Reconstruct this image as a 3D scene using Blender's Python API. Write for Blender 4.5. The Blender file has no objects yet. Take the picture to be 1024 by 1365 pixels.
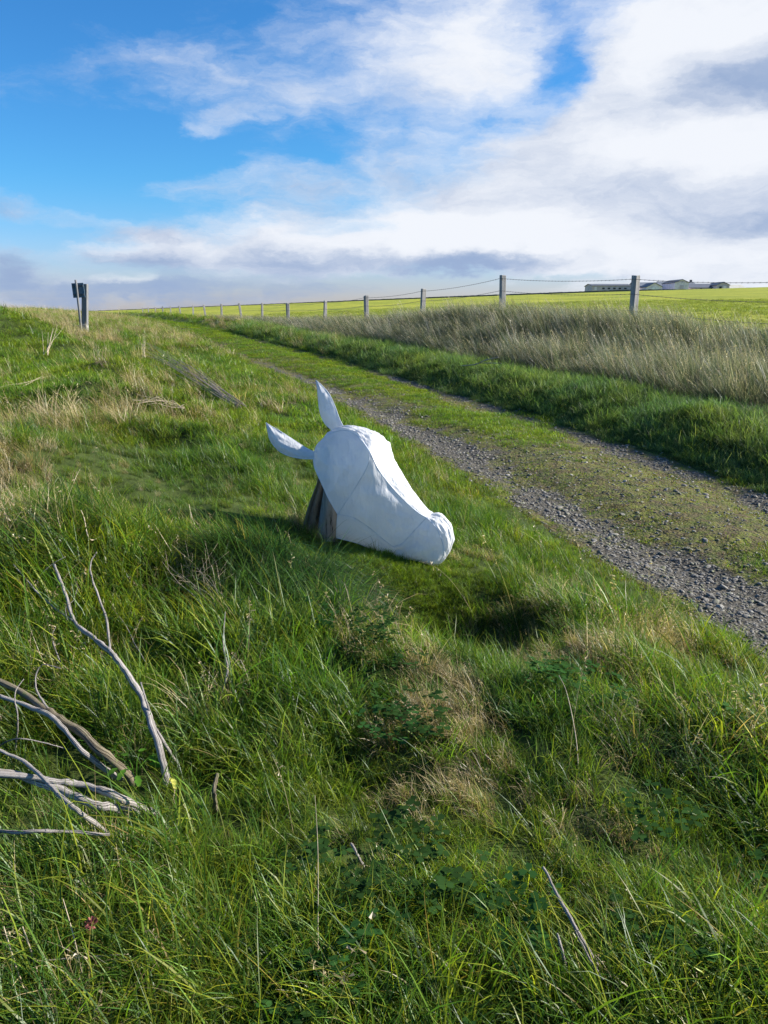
import bpy, math, random
import numpy as np
random.seed(7); rng = np.random.default_rng(11)
sc = bpy.context.scene
R = math.radians

# ------------------------------------------------------------------ camera
PITCH = 14.7; FPX = 1030.0; EYE = 1.6
cam_d = bpy.data.cameras.new('camera'); cam = bpy.data.objects.new('camera', cam_d)
sc.collection.objects.link(cam); sc.camera = cam
cam_d.sensor_fit = 'VERTICAL'; cam_d.sensor_height = 24.0; cam_d.lens = 24.0 * FPX / 1365.0
cam_d.clip_start = 0.05; cam_d.clip_end = 9000
cam.location = (0, 0, EYE); cam.rotation_euler = (R(90 - PITCH), 0, 0)

# ------------------------------------------------------------------ light
SUN_AZ, SUN_EL = 84.0, 28.0          # degrees right of the view direction, above the horizon
SKY_STRENGTH = 0.115
sun_d = bpy.data.lights.new('sun', 'SUN'); sun = bpy.data.objects.new('sun', sun_d)
sc.collection.objects.link(sun)
sun_d.energy = 5.0; sun_d.angle = R(1.0); sun_d.color = (1.0, 0.93, 0.82)
sun.rotation_euler = (R(90 - SUN_EL), 0, R(180 - SUN_AZ))
sc.view_settings.view_transform = 'Standard'; sc.view_settings.look = 'None'
sc.view_settings.gamma = 1; sc.view_settings.exposure = 1.14
sc.view_settings.use_curve_mapping = False
sc.render.engine = 'CYCLES'
sc.cycles.max_bounces = 4; sc.cycles.diffuse_bounces = 3; sc.cycles.glossy_bounces = 2
sc.cycles.transmission_bounces = 3; sc.cycles.transparent_max_bounces = 4
sc.cycles.use_denoising = True

def pix_ray(u, v):
    x = (u - 512) / FPX; y = (v - 682.5) / FPX; p = R(PITCH)
    return np.array([x, math.cos(p) - y * math.sin(p), -math.sin(p) - y * math.cos(p)])
def azel(u, v):
    d = pix_ray(u, v); return math.atan2(d[0], d[1]), math.atan2(d[2], math.hypot(d[0], d[1]))

# ------------------------------------------------------------------ world
world = bpy.data.worlds.new('World'); sc.world = world; world.use_nodes = True
def build_sky():
    nt = world.node_tree; nt.nodes.clear(); N = nt.nodes.new; L = nt.links.new
    def val(node, i, v):
        if hasattr(v, 'is_output'): L(v, node.inputs[i])
        else: node.inputs[i].default_value = v
    def math_(op, a, b=0.0, c=None, clamp=False):
        n = N('ShaderNodeMath'); n.operation = op; n.use_clamp = clamp
        val(n, 0, a); val(n, 1, b)
        if c is not None: val(n, 2, c)
        return n.outputs[0]
    def mrange(v, a, b, c=0.0, d=1.0):
        n = N('ShaderNodeMapRange'); n.interpolation_type = 'SMOOTHSTEP'
        val(n, 0, v); val(n, 1, a); val(n, 2, b); val(n, 3, c); val(n, 4, d); return n.outputs[0]
    def mixc(f, a, b):
        n = N('ShaderNodeMix'); n.data_type = 'RGBA'; val(n, 0, f); val(n, 6, a); val(n, 7, b); return n.outputs[2]
    tc = N('ShaderNodeTexCoord'); sep = N('ShaderNodeSeparateXYZ'); L(tc.outputs['Generated'], sep.inputs[0])
    X, Y, Z = sep.outputs
    az = math_('ARCTAN2', X, Y); el = math_('ARCSINE', Z)
    ae = N('ShaderNodeCombineXYZ'); L(az, ae.inputs[0]); L(el, ae.inputs[1])
    # noise bits
    def noise(vec, scale, detail, rough, w=0.0, out=0):
        n = N('ShaderNodeTexNoise'); n.noise_dimensions = '4D'; n.inputs['Scale'].default_value = scale
        n.inputs['Detail'].default_value = detail; n.inputs['Roughness'].default_value = rough
        n.inputs['W'].default_value = w; L(vec, n.inputs['Vector']); return n.outputs[out]
    def scalev(vec, s):
        n = N('ShaderNodeVectorMath'); n.operation = 'MULTIPLY'; L(vec, n.inputs[0]); n.inputs[1].default_value = s; return n.outputs[0]
    # cloud deck coordinates: a plane overhead, seen in perspective
    zz = math_('ADD', math_('MAXIMUM', Z, 0.0), 0.10)
    pc = N('ShaderNodeCombineXYZ'); L(math_('DIVIDE', X, zz), pc.inputs[0]); L(math_('DIVIDE', Y, zz), pc.inputs[1])
    deck = pc.outputs[0]
    # warp of the az/el coordinates
    wn = noise(scalev(ae.outputs[0], (1.0, 2.3, 1.0)), 6.0, 7, 0.62, 3.1, 1)
    sub = N('ShaderNodeVectorMath'); sub.operation = 'SUBTRACT'; L(wn, sub.inputs[0]); sub.inputs[1].default_value = (0.5, 0.5, 0.5)
    wm = N('ShaderNodeVectorMath'); wm.operation = 'MULTIPLY_ADD'; L(sub.outputs[0], wm.inputs[0])
    wm.inputs[1].default_value = (0.22, 0.085, 0.0); L(ae.outputs[0], wm.inputs[2]); AE = wm.outputs[0]
    def blobs(lst):
        acc = None
        for (u, v, su, sv, ang, wgt) in lst:
            a, e = azel(u, v)
            m = N('ShaderNodeMapping'); m.vector_type = 'TEXTURE'; L(AE, m.inputs[0])
            m.inputs['Location'].default_value = (a, e, 0); m.inputs['Rotation'].default_value = (0, 0, R(ang))
            m.inputs['Scale'].default_value = (su / FPX, sv / FPX, 1)
            ln = N('ShaderNodeVectorMath'); ln.operation = 'LENGTH'; L(m.outputs[0], ln.inputs[0])
            o = mrange(ln.outputs['Value'], 0.0, 1.0, wgt, 0.0)
            acc = o if acc is None else math_('ADD', acc, o)
        return acc
    # where cloud is (pixel of the photograph, half sizes in pixels, tilt, weight)
    dens = blobs([
        (160, 90, 260, 80, 8, .47), (340, 115, 200, 50, -10, .34), (470, 45, 190, 150, 0, .62), (640, 50, 150, 120, 0, .74),
        (560, 130, 260, 60, 8, .35), (980, 60, 300, 170, 10, .72), (1100, 240, 420, 260, 0, .85), (860, 160, 230, 80, 5, .65),
        (760, 245, 420, 90, 4, .85), (520, 230, 340, 70, 10, .55), (300, 245, 190, 32, 3, .5), (290, 165, 85, 26, 6, .62),
        (620, 320, 520, 75, 2, 1.0), (950, 330, 400, 110, 0, 1.0), (330, 330, 260, 70, 0, .55), (20, 280, 110, 26, 0, .55), (170, 305, 120, 22, -10, .5),
        (10, 350, 90, 42, 0, .85), (180, 342, 130, 34, 0, .75), (360, 350, 170, 30, 0, .8),
        (150, 392, 520, 38, 0, 1.0), (620, 345, 260, 22, 0, .6), (420, 180, 150, 90, 30, .2), (800, 20, 200, 60, 0, .25),
        (1300, 100, 700, 600, 0, .9), (-500, 150, 500, 160, 0, .55)])
    holes = blobs([(130, 200, 230, 70, 0, .35), (740, 378, 420, 14, 0, .45), (520, 372, 200, 13, 0, .3), (735, 90, 70, 60, 40, .55), (750, 20, 110, 40, 10, .4), (430, 190, 120, 40, 30, .3), (70, 20, 120, 40, 0, .2)])
    n1 = noise(scalev(AE, (1.0, 2.8, 1.0)), 7.0, 11, 0.64, 0.4)
    n2 = noise(deck, 1.1, 10, 0.64, 1.7)
    det = math_('ADD', math_('MULTIPLY', n1, 0.65), math_('MULTIPLY', n2, 0.35))
    up = mrange(el, R(20), R(34), 0.0, 0.34)                      # overhead: the same broken cover goes on
    d = math_('ADD', math_('SUBTRACT', math_('ADD', dens, up), holes), math_('MULTIPLY', math_('SUBTRACT', det, 0.5), 2.3))
    mask = mrange(d, 0.22, 1.22)
    # shade of cloud: thin bright, thick grey
    grey = blobs([
        (1010, 105, 150, 45, 12, .9), (860, 290, 300, 50, 2, .4), (1010, 290, 200, 70, 0, .45), (600, 352, 230, 20, 0, 1.1),
        (180, 350, 130, 26, 0, .75), (380, 352, 110, 26, 0, .85), (10, 350, 90, 40, 0, 1.0), (20, 282, 100, 22, 0, .7),
        (200, 392, 480, 36, 0, 1.25), (470, 395, 120, 30, 0, .5), (120, 110, 170, 40, 10, .3), (500, 240, 330, 30, 5, .4), (780, 255, 280, 34, 5, .35), (170, 308, 100, 20, 0, .7)])
    lit = blobs([(990, 185, 200, 60, 0, .8), (640, 310, 330, 36, 0, .9), (960, 40, 200, 60, 0, .6), (630, 60, 140, 90, 0, .5), (480, 40, 110, 90, 0, .3), (156, 376, 40, 12, 0, .9), (860, 340, 330, 26, 0, .5)])
    n3 = noise(scalev(AE, (1.0, 3.2, 1.0)), 9.0, 8, 0.62, 7.7)
    g = math_('ADD', math_('SUBTRACT', grey, lit), math_('MULTIPLY', math_('SUBTRACT', n3, 0.5), 1.9))
    gfac = mrange(g, -0.45, 1.15)
    ccol = mixc(gfac, (0.405, 0.42, 0.45, 1), (0.15, 0.20, 0.30, 1))
    # towards the sun the cloud veil glows
    sdir = N('ShaderNodeVectorMath'); sdir.operation = 'DOT_PRODUCT'; L(tc.outputs['Generated'], sdir.inputs[0])
    sdir.inputs[1].default_value = (math.sin(R(SUN_AZ)) * math.cos(R(SUN_EL)), math.cos(R(SUN_AZ)) * math.cos(R(SUN_EL)), math.sin(R(SUN_EL)))
    glow = mrange(sdir.outputs['Value'], 0.55, 1.0, 0.0, 0.55)
    ccol = mixc(glow, ccol, (0.56, 0.56, 0.56, 1))
    sky = N('ShaderNodeTexSky'); sky.sky_type = 'NISHITA'; sky.sun_disc = False
    sky.sun_elevation = R(SUN_EL); sky.sun_rotation = R(SUN_AZ); sky.altitude = 0; sky.air_density = 1.0; sky.dust_density = 0.4; sky.ozone_density = 2.0
    hs = N('ShaderNodeHueSaturation'); hs.inputs['Saturation'].default_value = 1.2; hs.inputs['Value'].default_value = SKY_STRENGTH
    L(sky.outputs[0], hs.inputs['Color'])
    tint = N('ShaderNodeMix'); tint.data_type = 'RGBA'; tint.blend_type = 'MULTIPLY'; tint.inputs[0].default_value = 1.0
    L(hs.outputs[0], tint.inputs[6]); L(mixc(mrange(el, R(0), R(9)), (0.42, 0.44, 0.70, 1), (0.23, 0.50, 0.70, 1)), tint.inputs[7])
    col = mixc(mask, tint.outputs[2], ccol)
    bg = N('ShaderNodeBackground'); L(col, bg.inputs[0]); bg.inputs[1].default_value = 1.0
    out = N('ShaderNodeOutputWorld'); L(bg.outputs[0], out.inputs[0])
build_sky()
world.cycles.sampling_method = 'MANUAL'; world.cycles.sample_map_resolution = 512

# ------------------------------------------------------------------ noise + terrain
_perm = rng.integers(0, 1 << 30, 4096)
def _h(ix, iy, s):
    return ((_perm[(ix * 73 + iy * 1531 + s * 97) & 4095] ^ _perm[(iy * 37 + ix * 911 + s) & 4095]) & 0xffff) / 65535.0
def vnoise(x, y, s=0):
    x = np.asarray(x, float); y = np.asarray(y, float)
    ix = np.floor(x).astype(np.int64); iy = np.floor(y).astype(np.int64); fx = x - ix; fy = y - iy
    fx = fx * fx * (3 - 2 * fx); fy = fy * fy * (3 - 2 * fy)
    return (_h(ix, iy, s) * (1 - fx) + _h(ix + 1, iy, s) * fx) * (1 - fy) + (_h(ix, iy + 1, s) * (1 - fx) + _h(ix + 1, iy + 1, s) * fx) * fy - 0.5
def fbm(x, y, s=0, o=3):
    a = 1.0; t = 0
    for k in range(o):
        t = t + a * vnoise(x * 2 ** k + 17.3 * k, y * 2 ** k - 5.1 * k, s + k); a *= 0.5
    return t
def sstep(t, a=0.0, b=1.0):
    t = np.clip((np.asarray(t, float) - a) / (b - a), 0, 1); return t * t * (3 - 2 * t)

ZT_Y = [-10, 8, 25, 45, 75, 110]; ZT_Z = [0, 0, .18, .5, .85, .95]
def ztrack(y): return np.interp(y, ZT_Y, ZT_Z)
def _edge(pts):
    o = []
    for (u, v) in pts:
        d = pix_ray(u, v); z = 0.0
        for _ in range(30):
            t = (EYE - z) / -d[2]; z = 0.5 * z + 0.5 * float(ztrack(d[1] * t))
        o.append((d[1] * t, d[0] * t))
    return o
_l = _edge([(1024, 890), (850, 785), (700, 690), (640, 650), (540, 590), (400, 512), (340, 487), (250, 450), (222, 438)])
_r = _edge([(1024, 655), (850, 595), (700, 550), (600, 520), (450, 478), (300, 440), (250, 430), (200, 424)])
_l = [(-10, 4.8), (0, 2.62)] + _l + [(75, -24.8), (110, -46), (400, -220)]
_r = [(-10, 6.9), (0, 4.75)] + _r + [(110, -43), (400, -217)]
LY, LX = map(np.array, zip(*_l)); RY, RX = map(np.array, zip(*_r))
def xleft(y): return np.interp(y, LY, LX)
def xright(y): return np.maximum(np.interp(y, RY, RX), xleft(y) + 2.6)
FA, FS = 13.9, 0.449
def fdist(x, y): return (x - FA + FS * y) * 0.912
ZF_Y = [-20, 8, 14, 18, 23, 28, 33, 45, 80, 150]; ZF_Z = [.6, .7, .85, 1.13, 1.3, 1.08, .93, .8, .9, .95]
MOUNDS = []          # (x, y, sx, sy, amp)
def gauss_mounds(x, y):
    z = 0
    for (mx, my, sx, sy, a) in MOUNDS:
        z = z + a * np.exp(-((x - mx) / sx) ** 2 - ((y - my) / sy) ** 2)
    return z
def ledge_y(x):
    return np.interp(x, [-4, -1.6, -.9, -.3, .5, 1.4, 2.2], [3.9, 3.55, 3.25, 2.62, 2.35, 2.15, 2.0]) + 0.16 * fbm(x * 1.9, x * 0 + 3, 9)
def height(x, y):
    x = np.asarray(x, float); y = np.asarray(y, float)
    zt = ztrack(y); xl = xleft(y); xr = xright(y)
    rad = np.hypot(x, y); near = sstep(rad, 60, 25)
    dl = (xl - x) * 0.95; dr = (x - xr) * 0.95; f = fdist(x, y)
    # track: two shallow ruts and a crown
    s = np.clip((x - xl) / (xr - xl), 0, 1)
    tz = zt + 0.05 * np.exp(-((s - .5) / .2) ** 2) - 0.03 * np.exp(-((s - .2) / .1) ** 2) - 0.03 * np.exp(-((s - .82) / .1) ** 2) \
         + near * (0.02 * fbm(x * 2.1, y * 2.1, 5) + 0.012 * fbm(x * 7, y * 7, 8))
    # left bank
    b = 0.02 + 0.30 * sstep(dl, 0.0, 1.25) + 0.115 * np.clip(dl - 1.2, 0, 6) - 0.02 * np.clip(dl - 8, 0, 30)
    b = b * (1 - .35 * sstep(y, 30, 60)) + sstep(dl, 0.1, .8) * near * (0.20 * fbm(x * .8, y * .62, 20) + 0.09 * fbm(x * 2.2, y * 1.8, 31))
    led = sstep(ledge_y(x) - y, 0, 0.75)
    b = b - 0.17 * led * sstep(dl, .15, 1.0)
    b = b + gauss_mounds(x, y) * sstep(dl, 0, .4)
    lz = zt + b
    # right verge, ditch, fence bank
    v = 0.02 + 0.34 * sstep(dr, 0.0, .95) + near * sstep(dr, .1, .6) * (0.10 * fbm(x * 1.1, y * .9, 40) + .05 * fbm(x * 3, y * 2.6, 44))
    zf = np.interp(y, ZF_Y, ZF_Z)
    tot = np.maximum(dr - f, 1.6); q = (dr - 1.1) / (tot - 1.1)
    qs = sstep(q, 0, 1)
    rz = (zt + v) * (1 - qs) + zf * qs - 0.28 * np.sin(np.pi * np.clip(q * 1.25, 0, 1)) * sstep(tot, 2, 4)
    fz = zf * (1 - sstep(f, 2, 30)) + 0.95 * sstep(f, 2, 30) + 0.040 * np.minimum(np.maximum(f, 0), 124)
    rz = np.where(f > 0, fz, rz)
    z = np.where(x < xl, lz, np.where(x > xr, rz, tz))
    far = np.clip(rad - 212, 0, 260)
    return z - 0.06 * far
def P2G(u, v, lift=0.0):
    d = pix_ray(u, v); t = 0.6
    lo = t
    while t < 600:
        p = d * t
        if EYE + p[2] < float(height(p[0], p[1])) + lift: break
        lo = t; t *= 1.02
    hi = t
    for _ in range(30):
        m = .5 * (lo + hi); p = d * m
        if EYE + p[2] < float(height(p[0], p[1])) + lift: hi = m
        else: lo = m
    p = d * hi; return np.array([p[0], p[1], EYE + p[2]])
# the mound at far left and the hummocks one can see
MOUNDS.append((-10.2, 18.5, 2.3, 2.6, .75))
_m = []
for (u, v, sx, sy, a) in [(375, 775, .34, .17, .17), (170, 555, .8, .4, .26), (255, 596, .5, .28, .18), (60, 640, .6, .4, .18), (150, 500, .9, .5, .17), (300, 640, .5, .25, .09), (440, 620, .4, .25, .07),
                          (30, 540, .8, .6, .12), (700, 730, .3, .2, .06), (120, 620, .4, .25, .08), (330, 640, .4, .3, .05), (425, 715, .28, .2, .05),
                          (575, 800, .42, .36, -.46), (485, 765, .26, .16, -.22), (620, 770, .25, .2, -.06), (600, 890, .22, .16, .07), (780, 880, .24, .16, .07), (900, 1000, .25, .2, .05)]:
    g = P2G(u, v); _m.append((g[0], g[1], sx, sy, a))
MOUNDS += _m

# ------------------------------------------------------------------ helpers
def link(o, parent=None):
    sc.collection.objects.link(o)
    if parent is not None: o.parent = parent
    return o
def tag(o, label=None, cat=None, group=None, kind=None):
    if label: o['label'] = label
    if cat: o['category'] = cat
    if group: o['group'] = group
    if kind: o['kind'] = kind
    return o
def empty(name, loc=(0, 0, 0)):
    o = bpy.data.objects.new(name, None); o.location = loc; o.empty_display_size = .1; return link(o)
def mesh_np(name, V, F, mat=None, cols=None, smooth=True, uv=None):
    """F: list of index arrays (n,3) / (n,4)"""
    me = bpy.data.meshes.new(name); V = np.asarray(V, np.float32)
    F = [np.asarray(f, np.int32) for f in F if len(f)]
    loops = np.concatenate([f.ravel() for f in F]); sizes = np.concatenate([np.full(len(f), f.shape[1], np.int32) for f in F])
    me.vertices.add(len(V)); me.vertices.foreach_set('co', V.ravel())
    me.loops.add(len(loops)); me.loops.foreach_set('vertex_index', loops)
    me.polygons.add(len(sizes)); me.polygons.foreach_set('loop_start', np.concatenate([[0], np.cumsum(sizes)[:-1]]).astype(np.int32))
    me.polygons.foreach_set('use_smooth', np.full(len(sizes), smooth))
    me.update(calc_edges=True)
    if cols is not None:
        a = me.attributes.new('col', 'FLOAT_COLOR', 'POINT'); c = np.ones((len(V), 4), np.float32); c[:, :3] = cols; a.data.foreach_set('color', c.ravel())
    if mat: me.materials.append(mat)
    me.validate(); return me
def obj(name, me, parent=None, origin=None):
    o = bpy.data.objects.new(name, me); return link(o, parent)

class NT:
    def __init__(s, name):
        s.m = bpy.data.materials.new(name); s.m.use_nodes = True; s.t = s.m.node_tree; s.t.nodes.clear()
        s.out = s.t.nodes.new('ShaderNodeOutputMaterial')
    def n(s, typ, **kw):
        n = s.t.nodes.new('ShaderNode' + typ)
        for k, v in kw.items(): setattr(n, k, v)
        return n
    def set(s, node, i, v):
        if hasattr(v, 'is_output'): s.t.links.new(v, node.inputs[i])
        else: node.inputs[i].default_value = v
    def mix(s, f, a, b, blend='MIX'):
        n = s.n('Mix', data_type='RGBA', blend_type=blend); s.set(n, 0, f); s.set(n, 6, a); s.set(n, 7, b); return n.outputs[2]
    def noise(s, vec, scale, detail=3, rough=.6):
        n = s.n('TexNoise'); s.set(n, 'Scale', scale); s.set(n, 'Detail', detail); s.set(n, 'Roughness', rough)
        if vec is not None: s.set(n, 'Vector', vec)
        return n.outputs[0]
    def rng(s, v, a, b, c=0., d=1.):
        n = s.n('MapRange'); s.set(n, 0, v); s.set(n, 1, a); s.set(n, 2, b); s.set(n, 3, c); s.set(n, 4, d); return n.outputs[0]
    def math(s, op, a, b=0.):
        n = s.n('Math', operation=op); s.set(n, 0, a); s.set(n, 1, b); return n.outputs[0]
    def pos(s): return s.n('NewGeometry').outputs['Position']
    def objc(s): return s.n('TexCoord').outputs['Object']
    def scl(s, vec, k):
        n = s.n('VectorMath', operation='MULTIPLY'); s.set(n, 0, vec); n.inputs[1].default_value = k; return n.outputs[0]
    def bump(s, h, st=.3, dist=.02):
        n = s.n('Bump'); s.set(n, 'Strength', st); s.set(n, 'Distance', dist); s.set(n, 'Height', h); return n.outputs[0]
    def princ(s, col, rough=.8, normal=None, spec=.3):
        n = s.n('BsdfPrincipled'); s.set(n, 'Base Color', col); s.set(n, 'Roughness', rough); s.set(n, 'Specular IOR Level', spec)
        if normal is not None: s.set(n, 'Normal', normal)
        return n.outputs[0]
    def surf(s, sh): s.t.links.new(sh, s.out.inputs[0]); return s.m
def c(r, g, b): return (r, g, b, 1)

def grass_material(name, trans=.5, patch=True, gloss=.018):
    m = NT(name); a = m.n('Attribute', attribute_name='col'); col = a.outputs['Color']
    p = m.pos()
    if patch:
        n1 = m.noise(p, .9, 3); n2 = m.noise(p, 3.7, 3)
        col = m.mix(m.rng(n1, .38, .62), col, m.mix(1.0, col, c(1.6, 1.22, .80), 'MULTIPLY'))
        col = m.mix(m.rng(n2, .40, .68), col, m.mix(1.0, col, c(.62, .80, .95), 'MULTIPLY'))
    oi = m.n('ObjectInfo').outputs['Random']
    hs = m.n('HueSaturation'); m.set(hs, 'Value', m.rng(oi, 0, 1, .75, 1.25)); m.set(hs, 'Color', col); m.set(hs, 'Hue', m.rng(oi, 0, 1, .49, .51))
    col = hs.outputs[0]
    d = m.n('BsdfDiffuse'); m.set(d, 0, col)
    t = m.n('BsdfTranslucent'); m.set(t, 0, m.mix(1.0, col, c(1.25, 1.3, .7), 'MULTIPLY'))
    g = m.n('BsdfGlossy'); m.set(g, 0, c(.9, .95, 1)); m.set(g, 'Roughness', .42)
    x = m.n('MixShader'); x.inputs[0].default_value = trans; m.t.links.new(d.outputs[0], x.inputs[1]); m.t.links.new(t.outputs[0], x.inputs[2])
    y = m.n('MixShader'); y.inputs[0].default_value = gloss; m.t.links.new(x.outputs[0], y.inputs[1]); m.t.links.new(g.outputs[0], y.inputs[2])
    return m.surf(y.outputs[0])

M = {}
M['grass'] = grass_material('grass_blades')
M['clover'] = grass_material('clover_leaves', .35, False, .004)
M['dry'] = grass_material('dry_grass', .4, False, .03)
def soil():
    m = NT('bank_ground'); p = m.pos()
    n = m.noise(p, 6, 5); n2 = m.noise(p, .35, 4)
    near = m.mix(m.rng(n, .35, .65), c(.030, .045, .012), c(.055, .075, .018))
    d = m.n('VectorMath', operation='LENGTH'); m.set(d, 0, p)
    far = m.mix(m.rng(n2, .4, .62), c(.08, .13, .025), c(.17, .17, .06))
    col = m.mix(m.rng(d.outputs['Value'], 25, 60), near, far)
    return m.surf(m.princ(col, .95, m.bump(m.noise(p, 9, 5), .6, .05), .1))
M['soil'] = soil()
def track_mat():
    m = NT('gravel_track'); p = m.pos(); a = m.n('Attribute', attribute_name='col'); moss = a.outputs['Fac']
    v = m.n('TexVoronoi'); m.set(v, 'Vector', p); m.set(v, 'Scale', 42.0)
    v2 = m.n('TexVoronoi'); m.set(v2, 'Vector', p); m.set(v2, 'Scale', 17.0)
    n = m.noise(p, 4, 5, .7); nf = m.noise(p, 30, 4)
    sc_ = m.n('SeparateColor'); m.set(sc_, 0, v.outputs['Color'])
    stone = m.mix(m.rng(v.outputs['Distance'], .25, .6), m.mix(sc_.outputs[0], c(.085, .08, .07), c(.23, .215, .185)), c(.035, .032, .026))
    stone = m.mix(m.rng(nf, .35, .7), stone, c(.085, .075, .055))
    mossc = m.mix(m.rng(n, .35, .65), c(.035, .060, .012), c(.17, .18, .026))
    mossc = m.mix(m.rng(m.noise(p, 7, 4), .45, .62, 0, .8), mossc, c(.085, .055, .032))
    mossc = m.mix(m.rng(nf, .45, .7), mossc, c(.10, .075, .04))
    f = m.rng(m.math('ADD', moss, m.math('MULTIPLY', m.math('SUBTRACT', m.noise(p, 11, 5), .5), 1.3)), .38, .60)
    col = m.mix(f, stone, mossc)
    h = m.math('ADD', m.math('MULTIPLY', m.math('SUBTRACT', 1., v.outputs['Distance']), .6), m.math('MULTIPLY', m.noise(p, 60, 4), .8))
    h = m.math('ADD', h, m.math('MULTIPLY', m.math('SUBTRACT', 1., v2.outputs['Distance']), .8))
    return m.surf(m.princ(col, .85, m.bump(h, .9, .02), .25))
M['track'] = track_mat()
def field_mat():
    m = NT('field_grass'); p = m.pos()
    n = m.noise(m.scl(p, (1, .25, 1)), .25, 6, .65); n2 = m.noise(m.scl(p, (1, .3, 1)), 2.2, 4)
    col = m.mix(m.rng(n, .35, .66), c(.225, .265, .036), c(.39, .385, .05))
    col = m.mix(m.rng(n2, .4, .75, 0, .5), col, c(.10, .15, .025))
    return m.surf(m.princ(col, .9, m.bump(m.noise(p, 5, 5), 1.0, .12), .1))
M['field'] = field_mat()
def wood_mat(name, a, b, crk=(.03, .028, .03), sx=28, along=(1, 1, .08)):
    m = NT(name); p = m.objc(); q = m.scl(p, along)
    n = m.noise(q, sx, 5, .7); n2 = m.noise(p, 9, 4)
    col = m.mix(m.rng(n, .3, .7), a + (1,), b + (1,)); col = m.mix(m.rng(n2, .55, .75, 0, .6), col, c(b[0] * .6, b[1] * .62, b[2] * .5))
    cr = m.rng(m.noise(q, sx * 1.7, 3, .8), .30, .42); col = m.mix(cr, crk + (1,), col)
    return m.surf(m.princ(col, .85, m.bump(m.math('ADD', n, cr), .7, .006), .2))
def bark_mat(name, a, b, crk, lichen=None):
    m = NT(name); g = m.n('Attribute', attribute_name='col').outputs['Vector']; p = m.objc(); q = m.scl(g, (1.6, 1.6, .22))
    n = m.noise(q, 2.2, 5, .75); n3 = m.noise(m.scl(g, (3.2, 3.2, .12)), 1.6, 3, .6); n2 = m.noise(p, 26, 4)
    col = m.mix(m.rng(n, .32, .68), a + (1,), b + (1,)); col = m.mix(m.rng(n2, .5, .7, 0, .55), col, c(b[0] * .5, b[1] * .5, b[2] * .42))
    cr = m.rng(n3, .38, .47); col = m.mix(cr, crk + (1,), col)
    if lichen: col = m.mix(m.rng(m.noise(p, 45, 3), .58, .66, 0, .8), col, lichen + (1,))
    return m.surf(m.princ(col, .9, m.bump(m.math('ADD', n, cr), 1.0, .003), .12))
M['post_dark'] = wood_mat('dark_weathered_post', (.12, .125, .135), (.22, .22, .225))
M['branch'] = bark_mat('grey_dead_wood', (.22, .20, .185), (.50, .46, .43), (.05, .043, .04))
M['branch_brown'] = bark_mat('brown_dead_wood', (.11, .085, .06), (.30, .26, .18), (.03, .025, .02), (.16, .18, .07))
M['bundle'] = wood_mat('dead_stems', (.17, .14, .115), (.40, .35, .29), sx=60)
M['post'] = wood_mat('weathered_post', (.21, .20, .19), (.37, .355, .34))
M['stump'] = wood_mat('stump_bark', (.14, .085, .055), (.36, .24, .165), (.012, .01, .01), sx=40)
M['stump_grey'] = wood_mat('stump_grey_wood', (.19, .165, .14), (.40, .36, .31), (.03, .025, .02), sx=40)
def plain(name, col, rough=.8, ns=20, var=.25, spec=.3, bump=.15):
    m = NT(name); p = m.objc(); n = m.noise(p, ns, 5)
    cc = m.mix(m.rng(n, .3, .7), tuple(x * (1 - var) for x in col) + (1,), tuple(min(1, x * (1 + var)) for x in col) + (1,))
    return m.surf(m.princ(cc, rough, m.bump(n, bump, .01), spec))
def fabric():
    m = NT('white_fabric'); p = m.objc()
    n = m.noise(p, 7, 2, .5); w = m.noise(m.scl(p, (3, 3, 1)), 22, 3); 
    col = m.mix(m.rng(n, .3, .72), c(.66, .675, .70), c(.78, .78, .78))
    nor = m.bump(m.math('ADD', n, m.math('MULTIPLY', w, .25)), .7, .03)
    d = m.n('BsdfDiffuse'); m.set(d, 0, col); m.set(d, 'Normal', nor)
    t = m.n('BsdfTranslucent'); m.set(t, 0, m.mix(1., col, c(.9, .95, 1.0), 'MULTIPLY')); m.set(t, 'Normal', nor)
    g = m.n('BsdfGlossy'); m.set(g, 0, c(1, 1, 1)); m.set(g, 'Roughness', .38); m.set(g, 'Normal', nor)
    x = m.n('MixShader'); x.inputs[0].default_value = .38; m.t.links.new(d.outputs[0], x.inputs[1]); m.t.links.new(t.outputs[0], x.inputs[2])
    y = m.n('MixShader'); y.inputs[0].default_value = .03; m.t.links.new(x.outputs[0], y.inputs[1]); m.t.links.new(g.outputs[0], y.inputs[2])
    return m.surf(y.outputs[0])
M['fabric'] = fabric()
M['seam'] = plain('seam_tape', (.60, .64, .71), .7)
M['wire'] = plain('rusty_wire', (.10, .095, .10), .6, 40)
def stone_mat():
    m = NT('stone'); r = m.n('ObjectInfo').outputs['Random']; p = m.pos()
    ramp = m.n('ValToRGB'); m.set(ramp, 0, r); e = ramp.color_ramp.elements
    e[0].color = c(.085, .078, .066); e[1].color = c(.38, .36, .31)
    k = ramp.color_ramp.elements.new(.5); k.color = c(.16, .15, .13); k = ramp.color_ramp.elements.new(.85); k.color = c(.18, .165, .14)
    n = m.noise(p, 70, 4); n2 = m.noise(p, 14, 4)
    col = m.mix(m.rng(n, .35, .75, 0, .6), ramp.outputs[0], c(.12, .12, .12))
    col = m.mix(m.rng(n2, .54, .66, 0, .75), col, c(.13, .145, .04))
    return m.surf(m.princ(col, .75, m.bump(n, .4, .004), .35))
M['stone'] = stone_mat()

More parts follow.
